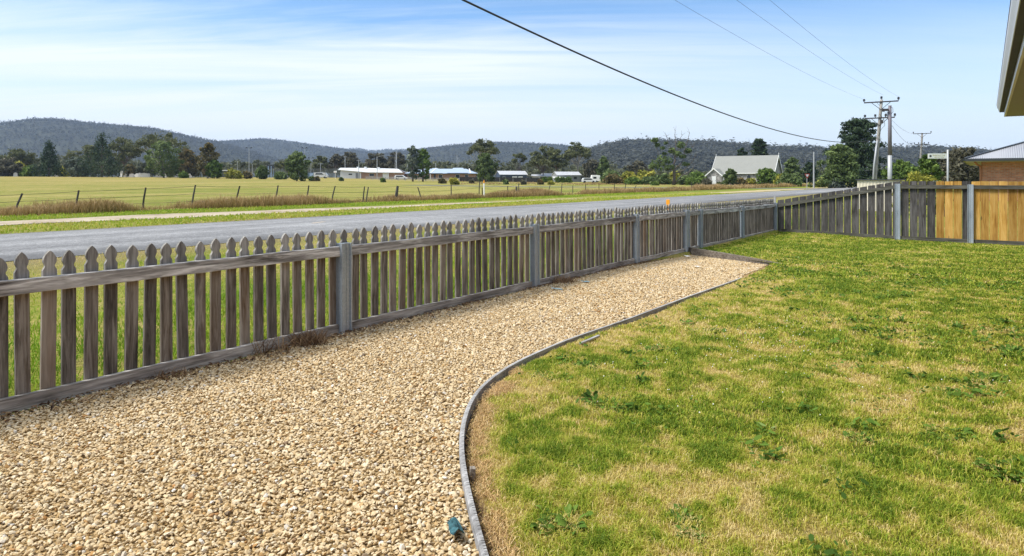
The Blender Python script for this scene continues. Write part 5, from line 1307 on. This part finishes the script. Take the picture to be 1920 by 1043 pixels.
m = MB(); m.lathe([(.22, 0), (.235, .02), (.22, .04)], (0, -.26, 2.05), 12); m.build('ring', M['orange'], bk)
GB = 'blue posts by the scoreboard'
for px, lab in ((503, 'left of two pale blue posts before the scoreboard'), (508.5, 'right of two pale blue posts before the scoreboard')):
    o = site('post', px, 225, lab, 'post'); o['group'] = GB; o.name = 'goal_post'; m = MB(); m.lathe([(0, -.2), (.11, -.2), (.10, 3.9), (0, 3.95)], n=8); m.build('shaft', M['bluepost'], o)

# rail fence before hall and house; dark boundary palings
def run_fence(name, px0, px1, Y0, Y1, label, post_sp, build):
    a, b = Vector((*AT(px0, Y0), 0)), Vector((*AT(px1, Y1), 0)); a.z, b.z = gz_xy(a.x, a.y), gz_xy(b.x, b.y)
    d = b - a; L = d.length; o = empty(name, a, math.atan2(d.y, d.x)); tag(o, label, 'fence'); sl = (b.z - a.z) / L
    build(o, L, sl, post_sp); return o
def rail_build(o, L, sl, sp):
    x = 0
    while x <= L: box(x, x + .12, -.06, .06, sl * x - .2, sl * x + 1.0).build('post', M['railgrey'], o); x += sp
    for z in (.3, .62, .93):
        m = MB(); m.bar((0, -.08, z), (L, -.08, z + sl * L), .04, .12); m.build('rail', M['railgrey'], o)
run_fence('rail_fence', 686, 862, 205, 190, 'low grey three-rail fence before the hall and the blue-roofed house', 2.4, rail_build)
def pal_build(o, L, sl, sp):
    m = MB(); x = 0
    while x < L: m.box(x, x + .145, -.02, .0, sl * x - .2, sl * x + 1.35 + random.uniform(-.03, .03)); x += .15
    m.build('palings', M['darkpaling'], o); x = 0
    while x <= L: box(x, x + .12, -.14, -.022, sl * x - .2, sl * x + 1.15).build('post', M['railgrey'], o); x += sp
run_fence('boundary_fence', 861, 1020, 200, 205, 'dark paling boundary before the navy shed', 4.0, pal_build)
def mesh_build(o, L, sl, sp):
    x = 0
    while x <= L: m = MB(); m.lathe([(0, -.2), (.05, -.2), (.05, 3.0), (0, 3.02)], (x, 0, sl * x), 6); m.build('post', M['meshwire'], o); x += sp
    m = MB(); x = 0
    while x < L: m.box(x, x + .035, -.005, .005, .1, 2.95); x += .28
    for z in np.arange(.1, 3.0, .29): m.bar((0, .012, z), (L, .012, z), .012, .035)
    m.build('wire_mesh', M['meshwire'], o)
run_fence('mesh_fence', 418, 636, 228, 222, 'tall grey wire mesh fence round the courts left of the hall', 4.0, mesh_build)

# ------------------------------------------------------------------ poles, lights
def slim_pole(px, ytop, ybase, Y, label, r=.11, lamp=0, arm=0, cat='light pole', name='light_pole', group='light poles beyond the paddock'):
    o = site(name, px, Y, label, cat); o['group'] = group; H = ZAT(ytop, Y) - o.location.z
    m = MB(); m.lathe([(0, -.3), (r, -.3), (r * .8, H), (0, H + .01)], n=8); m.build('pole', M['galv_pole'], o, smooth=False)
    if lamp == 1: m = MB(); m.bar((-.7, 0, H), (.7, 0, H), .12, .1); m.box(-1.0, -.55, -.2, .2, H - .05, H + .3); m.box(.55, 1.0, -.2, .2, H - .05, H + .3); m.build('floodlight', M['darkgrey'], o)
    if lamp == 2: m = MB(); m.bar((0, 0, H - .1), (2.0, 0, H + .35), .1, .1); m.box(1.8, 2.6, -.15, .15, H + .25, H + .4); m.build('lamp_arm', M['galv_pole'], o)
    if arm: m = MB(); m.bar((-arm, 0, H - .25), (arm, 0, H - .25), .1, .12); m.build('crossarm', M['galv_pole'], o)
    return o
for a in [(467, 278, 335, 225, 'tall light pole over the golden dome shrub', .13, 1), (445, 302, 334, 225, 'short thin pole left of the tall light pole', .09, 0), (473, 308, 335, 215, 'bare pole right of the tall light pole', .10, 0),
          (408, 290, 333, 240, 'thin pole behind the rusty-tipped tree', .08, 0), (571, 278, 335, 250, 'faint floodlight mast above the lone round tree', .08, 1), (583, 297, 335, 240, 'pole with dark cap right of the lone round tree', .09, 1),
          (601, 306, 335, 240, 'pole with short crossarm above the white van', .11, 0, 1.0), (647, 293, 335, 258, 'pale pole behind the left end of the hall', .14, 0, .8), (672.5, 300, 335, 238, 'pole standing at the white gable of the hall', .12, 0, .7),
          (707, 294, 335, 236, 'street light with single arm before the hall roof', .15, 2), (741, 289, 335, 262, 'thinner of two poles behind the right end of the hall', .10, 0), (743.5, 284, 335, 258, 'thicker, taller of two poles behind the right end of the hall', .2, 0),
          (764, 303, 335, 262, 'short pole between the hall and the tree pair', .13, 0), (817, 305, 335, 262, 'short pole behind the left of the blue roof', .13, 0), (857, 291, 335, 265, 'taller of two poles behind the blue roof', .15, 0), (860.5, 295, 335, 268, 'shorter of two poles behind the blue roof', .10, 0),
          (974.5, 306, 335, 250, 'pole behind the navy shed roof', .12, 0), (988, 309, 335, 245, 'pole with crossarm right of the navy shed ridge', .09, 0, 1.0), (1104.5, 315, 338, 235, 'pole with crossarm right of the grey shed', .10, 0, 1.0), (1190, 309, 340, 215, 'pole with crossarm above the yellow scrub', .09, 0, .9)]:
    slim_pole(*a[:5], r=a[5], lamp=a[6], arm=a[7] if len(a) > 7 else 0)
slim_pole(1526, 285, 347, 97, 'slim pale pole by the side road beside the cedar', .13, 0, 0, 'pole', 'slim_pole', 'roadside poles')

def insul(m, p, s=1.0): m.lathe([(0, 0), (.03 * s, .0), (.03 * s, .08 * s), (.10 * s, .09 * s), (.10 * s, .15 * s), (.06 * s, .17 * s), (.10 * s, .19 * s), (.08 * s, .28 * s), (0, .3 * s)], p, 8)
def power_pole(px, Y, label, Htop, lean, arms, r0=.2, r1=.13, patch=True):
    x, y = AT(px, Y); o = empty('power_pole', (x, y, 0), ANG); tag(o, label, 'power pole', 'power poles along the street')
    m = MB(); pts = [(lean[0] * u, lean[1] * u, -1 + (Htop + 1) * u) for u in np.linspace(0, 1, 7)]; m.tube(pts, [r0 + (r1 - r0) * u for u in np.linspace(0, 1, 7)], 10); m.build('pole', M['powerpole'], o, smooth=True)
    for z, hl, ins in arms:
        u = (z + 1) / (Htop + 1); cx, cy = lean[0] * u, lean[1] * u
        a = MB(); a.bar((cx - .16, cy - hl, z), (cx - .16, cy + hl, z), .1, .12); a.bar((cx - .2, cy - hl * .55, z - .06), (cx - .2, cy, z - .8), .03, .05); a.bar((cx - .2, cy + hl * .55, z - .06), (cx - .2, cy, z - .8), .03, .05)
        ao = a.build('crossarm', M['darkarm'], o)
        for q_ in ins: i_ = MB(); insul(i_, (cx - .16, cy + hl * q_, z + .06), 1.15); i_.build('insulator', M['insul'], ao)
    return o
YP = 70.0; PX_ = 1640; xP, yP = AT(PX_, YP); tP, nP = TN(xP, yP)
ZT, ZL = ZAT(189.5, YP), ZAT(222, YP)
pole1 = power_pole(1637, YP, 'tall leaning timber power pole with two crossarms', ZT + .1, (.1, -.75), [(ZT - .15, 1.55, (-1, 1)), (ZL, 1.35, (-1, -.4, .3, 1))], .2, .14)
i_ = MB(); insul(i_, (.1, -.75, ZT + .1), 1.15); i_.build('insulator', M['insul'], pole1)
m = MB(); m.tube([(-.3, .05, -1), (-.28, -.12, 2.6), (-.2, -.4, 5.2)], .085, 8); m.build('cable_guard', M['galv_pole'], pole1, smooth=True)
m = MB(); m.box(-.5, -.3, -.95, -.7, 6.9, 7.25); m.tube([(-.2, -.6, 7.9), (-.3, -1.0, 7.3), (-.3, -1.1, 6.7), (-.2, -.75, 6.3), (-.2, -.5, 5.6)], .02, 5); m.build('fuse_box', M['darkarm'], pole1)
YQ = 62.0; xQ, yQ = AT(1668.5, YQ); p2 = empty('power_pole', (xQ, yQ, 0), ANG); tag(p2, 'straight steel power pole standing right of the leaning timber one', 'power pole', 'power poles along the street')
zq = ZAT(198, YQ); m = MB(); m.lathe([(0, -.5), (.19, -.5), (.18, 3.4), (.175, 3.4)], n=12); m.build('pole_base', M['galv_pole'], p2, smooth=True)
m = MB(); m.lathe([(0, 3.4), (.172, 3.4), (.14, zq), (0, zq + .01)], n=12); m.build('pole', paint('dark_steel_pole', (.17, .155, .175), .6, .1), p2, smooth=True)
m = MB(); m.box(-.35, -.12, .1, .45, zq - .5, zq - .3); m.box(-.3, -.15, .4, .6, zq - .55, zq - .28); m.tube([(-.15, 0, zq - .1), (-.25, -.25, zq - .25), (-.25, -.28, zq - .6), (-.1, -.12, zq - .8)], .02, 5); m.tube([(-.1, .15, zq - .6), (-.1, .2, zq - 1.1), (-.1, .1, zq - 1.3)], .03, 5); m.build('bracket', M['darkarm'], p2)
YF = 135.0; zF = ZAT(250, YF); pole3 = power_pole(1722.5, YF, 'farthest power pole with crossarms rising above the lime tree', zF, (0, -.6), [(zF - .1, 1.5, (-1, 1)), (ZAT(271, YF), 1.2, (-1, -.4, .4, 1))], .22, .17)

# wires along the street
def wire(name, pts, r, label, cat='cable', group=None, mat='cable'):
    m = MB(); m.tube(pts, r, 5); o = m.build(name, M[mat], smooth=True); tag(o, label, cat, group); return o
def span(a, b, sag, n=40): return [tuple(np.array(a) * (1 - u) + np.array(b) * u - np.array([0, 0, 4 * sag * u * (1 - u)])) for u in np.linspace(0, 1, n)]
pl = 'high voltage wires over the street'
for off, zz, lab in ((1.55, ZT + .15, 'left high wire running to the leaning pole top'), (-.05, ZT + .55, 'middle high wire running to the leaning pole top'), (-1.6, ZT + .15, 'right high wire running to the leaning pole top')):
    a = W(tP - 92, nP - .6 + off, zz); b = W(tP, nP - .75 + off, zz); wire('power_line', span(a, b, 1.0, 60), .006, lab, 'power line', pl)
for k, (pa, pb, s_, lab) in enumerate([((*AT(1642, YP), ZT), (*AT(1722, YF), zF), 1.2, 'wire from the leaning pole top to the farthest pole'), ((*AT(1669, YQ), zq - 1.6), (*AT(1722, YF), ZAT(271, YF)), 1.0, 'wire from the steel pole to the lower arm of the farthest pole'),
                                       ((*AT(1643, YP), ZAT(256, YP)), (*AT(1667, YQ), ZAT(276, YQ)), .1, 'short slanting stay between the leaning and the steel pole'), ((*AT(1645, YP), ZAT(238, YP)), (*AT(1666, YQ), ZAT(205, YQ)), .25, 'slack wire loop joining the heads of the two near poles')]):
    wire('wire', span(pa, pb, s_, 24), .014, lab, 'wire', 'short wires between the poles')
# the thick service cable to the house
def service():
    A = np.array([-2.5, 13.0]); B = np.array(AT(1640, YP))
    obs = [(865, 0), (1000, 62), (1120, 115), (1230, 162), (1330, 205), (1430, 238), (1500, 255), (1560, 265), (1600, 267.5), (1640, 261)]
    ss, zz = [], []
    for px, py in obs:
        k = (px - CXP) / FPX; d = B - A; s_ = (k * A[1] - A[0]) / (d[0] - k * d[1]); ss.append(s_); zz.append(ZAT(py, A[1] + d[1] * s_))
    co_ = np.polyfit(ss, zz, 4); print('service fit err', np.abs(np.polyval(co_, ss) - zz).max())
    u = np.linspace(-.02, 1, 90); pts = [(*(A + (B - A) * s_), float(np.polyval(co_, s_))) for s_ in u]
    return pts
wire('service_cable', service(), .026, 'thick dark service cable sagging from the upper frame edge to the leaning pole', 'cable')

# ------------------------------------------------------------------ signs and markers
def sign():
    Y = 32.0; x, y = AT(1777, Y); o = empty('street_sign', (x, y, 0), 0); tag(o, 'white street sign blade with round dark emblem on a grey post', 'street sign')
    zt = ZAT(281, Y); m = MB(); m.lathe([(0, -.3), (.04, -.3), (.04, zt), (0, zt + .01)], n=10); m.build('post', M['galv_pole'], o, smooth=True)
    z0, z1 = ZAT(297.5, Y), ZAT(288, Y); x0 = -hm(37, Y); bl = box(x0, -.042, -.012, .012, z0, z1).build('blade', M['white'], o)
    m = MB(); c = (x0 + .11, 0, (z0 + z1) / 2); ring = [(c[0] + .055 * math.cos(a), c[2] + .05 * math.sin(a)) for a in np.linspace(0, 2 * math.pi, 17)[:-1]]; m.prism(ring, 'y', -.016, -.0125); m.build('emblem', M['darkgrey'], bl)
    m = MB(); rr = random.Random(3)
    for zc, a, b in ((z0 + (z1 - z0) * .66, x0 + .21, -.08), (z0 + (z1 - z0) * .26, x0 + .30, -.16)):
        xx = a
        while xx < b - .03:
            w = rr.uniform(.022, .036); m.box(xx, xx + .008, -.015, -.0125, zc - .028, zc + .028); zq_ = rr.choice([-.028, -.004, .02]); m.box(xx + .009, xx + w, -.015, -.0125, zc + zq_, zc + zq_ + .009); m.box(xx + w - .006, xx + w + .002, -.015, -.0125, zc - .028, zc + rr.choice([0, .02])) if rr.random() < .6 else None
            xx += w + .014
    m.build('lettering', paint('olive_yellow_lettering', (.42, .36, .08), .6), bl)
sign()
def give_way():
    Y = 84.0; x, y = AT(1513.5, Y); o = empty('give_way_sign', (x, y, 0), R(20)); tag(o, 'red and white triangular road sign on a thin post at the side road', 'road sign')
    z1, z0 = ZAT(326, Y), ZAT(333.5, Y); m = MB(); m.lathe([(0, -.3), (.035, -.3), (.035, z1), (0, z1)], (0, .04, 0), 8); m.build('post', M['galv_pole'], o)
    h = .42; m = MB(); m.prism([(-h, z1), (0, z0 - .12), (h, z1)], 'y', -.012, .0); p = m.build('plate', M['red'], o); m = MB(); m.prism([(-h * .62, z1 - .09), (0, z0 + .06), (h * .62, z1 - .09)], 'y', -.016, -.0125); m.build('panel', M['white'], p)
give_way()
def marker(px, ytop, n, w, label, name='road_marker', mat='orange', H=None, cat='marker post'):
    t = TPX(px, n); o = empty(name, W(t, n), ANG); tag(o, label, cat); Y = W(t, n)[1]; H = ZAT(ytop, Y)
    return o, H, Y
o, H, Y = marker(1252.5, 374.5, 7.0, .09, 'short orange hydrant marker standing behind the far pickets')
m = MB(); m.box(-.012, .012, -.05, .05, H - .17, H); m.build('plate', M['orange'], o, bevel=.004); m = MB(); m.box(-.01, .01, -.032, .032, -.2, H - .171); m.build('stake', M['orange'], o)
o, H, Y = marker(907.5, 338, 27.0, .09, 'white marker post with orange cap among the long brown grass'); m = MB(); m.box(-.02, .02, -.03, .03, -.2, H - .2); m.build('stake', M['white'], o); m = MB(); m.box(-.024, .024, -.035, .035, H - .199, H - .06); m.lathe([(.035, 0), (.02, .06), (0, .07)], (0, 0, H - .06), 8); m.build('cap', M['orange'], o)
# black plastic edge of the road mark: a short faded dash on the asphalt
rd = empty('road_mark_paint', W(TPX(597, 14.6), 14.6, .062), ANG + .4); 
m = MB(); m.add([(-.35, -.05, 0), (.35, -.06, 0), (.32, .05, 0), (-.3, .06, 0)], [(0, 1, 2, 3)]); o = m.build('road_patch', paint('faded_cream_paint', (.45, .37, .28), .9, var=.3, scale=20)); o.location = rd.location; o.rotation_euler = rd.rotation_euler; tag(o, kind='structure'); bpy.data.objects.remove(rd)

# ------------------------------------------------------------------ wire fence along the paddock
wf = empty('wire_fence', W(0, 27.5), ANG); tag(wf, 'old wire fence of leaning dark posts in the long brown grass along the paddock', 'fence')
POSTS = [(-60, -52, 366), (24, 35, 363), (140, 145, 357), (266, 271, 352), (358, 364, 347), (440, 447, 349), (515, 520, 348), (574, 578, 348), (620, 627, 349), (680, 683, 350), (686, 690, 351), (741, 745, 349), (743.5, 746.5, 350), (791, 784, 351), (846, 846, 347), (898, 899, 340), (905, 904, 352), (952, 952, 349), (968.5, 968.5, 350), (972.5, 972.5, 345), (1027, 1032, 346), (1052, 1054, 344),
         (1074, 1074, 348), (1098, 1098, 346), (1123, 1123, 344), (1152, 1152, 345), (1171, 1174, 344), (1187, 1194, 348), (1225, 1231, 355), (1238, 1244, 355), (1257, 1265, 353), (1268, 1276, 353), (1277, 1284, 352), (1296, 1297, 342), (1307, 1309, 343), (1326, 1326, 341)]
tops = []
for i, (pb, pt, py) in enumerate(POSTS):
    t = TPX(pb, 27.5); Y = W(t, 27.5)[1]; zt = max(.35, ZAT(py, Y)); dx = hm(pt - pb, Y)
    m = MB(); r = .036 if pb not in (968.5, 741) else .08
    if pb in (1123,): r = .03
    top = (t + dx * 1.3, 0 - dx * .3, zt); m.tube([(t, 0, -.2), ((t + top[0]) / 2, -dx * .15, zt * .5), top], [r, r * .95, r * .85], 6); m.build('post', M['oldpost'], wf); tops.append(top)
main = [tp for tp, (pb, pt, py) in zip(tops, POSTS) if pb not in (686, 743.5, 905, 968.5)]
for fr in (.95, .62, .3):
    m = MB(); pts = []
    for a, b in zip(main[:-1], main[1:]):
        for u in (0, .25, .5, .75): pts.append((a[0] * (1 - u) + b[0] * u, a[1] * (1 - u) + b[1] * u, fr * (a[2] * (1 - u) + b[2] * u) - .22 * u * (1 - u) * (1.3 if b[0] - a[0] > 3 else .3)))
    m.tube(pts, .006, 4); m.build('wire', M['darkarm'], wf)

# ------------------------------------------------------------------ pale memorial stones under the trees at the left
q = NT('pale_stone'); c = q.ramp(q.rand(), [(0, (.30, .29, .28)), (.6, (.5, .49, .47)), (1, (.7, .69, .66))]); M['pale_stone'] = q.pbr(c, .8)
GH = 'pale upright stones under the trees'
def stone_mesh(k):
    m = MB(); w, h = (.42, 1.0) if k == 0 else ((.6, .75) if k == 1 else (.3, 1.5))
    m.box(-w - .1, w + .1, -.25, .25, -.1, .14); m.prism([(-w, .1401), (w, .1401), (w, h * .7), (w * .7, h * .92), (0, h), (-w * .7, h * .92), (-w, h * .7)], 'y', -.09, .09); return m.mesh('headstone', M['pale_stone'])
sm_ = [stone_mesh(k) for k in range(3)]
for i, (px, k, s_) in enumerate([(4, 0, 1.3), (18, 1, 1.3), (29, 0, 1.2), (38, 1, 1), (44, 0, 1.1), (105, 1, 1), (228, 2, 1.3), (235, 0, 1.2), (247, 1, 1.4), (256, 1, 1.5), (262, 0, 1.3), (270, 1, 1.7), (278, 0, 1.2), (298, 1, 1.5), (309, 0, 1.1), (334, 1, 1.7), (339, 0, 1.4), (355, 0, 1.2), (360, 1, 1.2), (396, 1, 1.1)]):
    x, y = AT(px, 212 - (i % 3) * 5); o = bpy.data.objects.new('headstone', sm_[k]); link(o); o.location = (x, y, gz_xy(x, y)); o.scale = (s_, s_, s_); o.rotation_euler = (0, 0, (i * 1.9) % 1 - .5)
    tag(o, 'small pale upright stone under the trees beyond the left of the paddock', 'headstone', GH)

# ------------------------------------------------------------------ haze, sky, sun, camera
hz = box(-6000, 6000, -5200, 5600, -3.0, 420.0).build('haze', None) if False else None
HAZE = 0.00012
m = MB(); m.box(-5600, 5600, -5300, 5600, -1.3, 330.0)
q = NT('haze_air'); pv = q.t.nodes.new('ShaderNodeVolumePrincipled'); pv.inputs['Color'].default_value = (.56, .72, 1.0, 1); pv.inputs['Density'].default_value = HAZE; pv.inputs['Anisotropy'].default_value = .2
q.t.links.new(pv.outputs[0], q.out.inputs['Volume'])
if HAZE > 0: hz = m.build('haze', q.m); tag(hz, kind='stuff')

SUN = Vector((-.60, -.12, .85)).normalized()
el = math.asin(SUN.z); az = math.atan2(SUN.x, SUN.y)
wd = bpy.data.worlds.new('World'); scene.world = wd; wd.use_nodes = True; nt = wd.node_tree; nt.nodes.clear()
class WN(NT):
    def __init__(s, t): s.t = t
w = WN(nt); out = w.n('ShaderNodeOutputWorld'); bg = w.n('ShaderNodeBackground')
sky = w.n('ShaderNodeTexSky'); sky.sky_type = 'NISHITA'; sky.sun_disc = False; sky.sun_elevation = el; sky.sun_rotation = az; sky.air_density = 1.0; sky.dust_density = .6; sky.ozone_density = 4.0
gen = w.coord('Generated'); xyz_ = w.xyz(gen)
den = w.math('ADD', w.math('MAXIMUM', xyz_[2], 0.0), .085)
cv_ = w.n('ShaderNodeCombineXYZ'); w.inp(cv_, 0, w.math('DIVIDE', xyz_[0], den)); w.inp(cv_, 1, w.math('DIVIDE', xyz_[1], den))
rot = w.n('ShaderNodeMapping'); w.inp(rot, 'Vector', cv_.outputs[0]); rot.inputs['Rotation'].default_value = (0, 0, R(-6)); rot.inputs['Scale'].default_value = (.17, 1.05, 1); rot.inputs['Location'].default_value = (3.1, 1.9, 0)
n1 = w.noise(rot.outputs[0], 1.35, 7, .62, dist=.9); n2 = w.noise(rot.outputs[0], .40, 3, .5, dist=.3)
zb0 = w.math('MAXIMUM', xyz_[2], 0.0); band = w.math('MULTIPLY', w.gray(zb0, .25, .16), .14)
cl = w.gray(w.math('ADD', w.math('ADD', w.math('MULTIPLY', n1, .6), w.math('MULTIPLY', n2, .4)), band), .47, .70)
zn = w.math('MAXIMUM', xyz_[2], 0.0)
low = w.gray(zn, .21, .02); low = w.math('POWER', low, 1.3)
azf = w.gray(xyz_[0], .45, -.05)                  # thinner cloud toward the right of the view
cl = w.math('MULTIPLY', cl, w.math('ADD', .30, w.math('MULTIPLY', azf, .70)))
over = w.gray(zn, .34, .62)                     # denser cloud added overhead, out of view, as fill light
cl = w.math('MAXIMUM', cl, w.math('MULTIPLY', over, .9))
fac = w.math('SUBTRACT', 1.0, w.math('MULTIPLY', w.math('SUBTRACT', 1.0, w.math('MULTIPLY', cl, .92)), w.math('SUBTRACT', 1.0, w.math('MULTIPLY', low, .82))))
SKYS = .085
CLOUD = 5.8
hsv = w.n('ShaderNodeHueSaturation'); w.inp(hsv, 'Color', sky.outputs[0]); hsv.inputs['Saturation'].default_value = 1.15; hsv.inputs['Value'].default_value = 1.0
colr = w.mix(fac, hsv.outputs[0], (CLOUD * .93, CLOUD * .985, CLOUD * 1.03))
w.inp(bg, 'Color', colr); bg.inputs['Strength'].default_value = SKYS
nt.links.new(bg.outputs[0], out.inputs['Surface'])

sl_ = bpy.data.lights.new('sun', 'SUN'); sl_.energy = 2.45; sl_.angle = R(18); sl_.color = (1, .955, .88)
so = bpy.data.objects.new('sun', sl_); COL.objects.link(so); so.rotation_euler = SUN.to_track_quat('Z', 'Y').to_euler()

cam = bpy.data.cameras.new('camera'); cam.lens = 36 * FPX / 1920; cam.sensor_width = 36; cam.clip_end = 20000; cam.clip_start = .05
cam.shift_y = -(521.5 - HOR) / 1920
co_ = bpy.data.objects.new('camera', cam); COL.objects.link(co_); co_.location = (0, 0, EYE); co_.rotation_euler = (math.pi / 2, 0, 0); scene.camera = co_
scene.render.engine = 'CYCLES'
scene.view_settings.view_transform = 'Standard'; scene.view_settings.look = 'None'; scene.view_settings.exposure = 1.24; scene.view_settings.gamma = 1
scene.cycles.use_denoising = True; scene.cycles.use_adaptive_sampling = False; scene.cycles.denoising_prefilter = 'NONE'; scene.cycles.max_bounces = 6; scene.cycles.diffuse_bounces = 3; scene.cycles.volume_bounces = 0
scene.cycles.volume_step_rate = 5.0; scene.cycles.transparent_max_bounces = 8
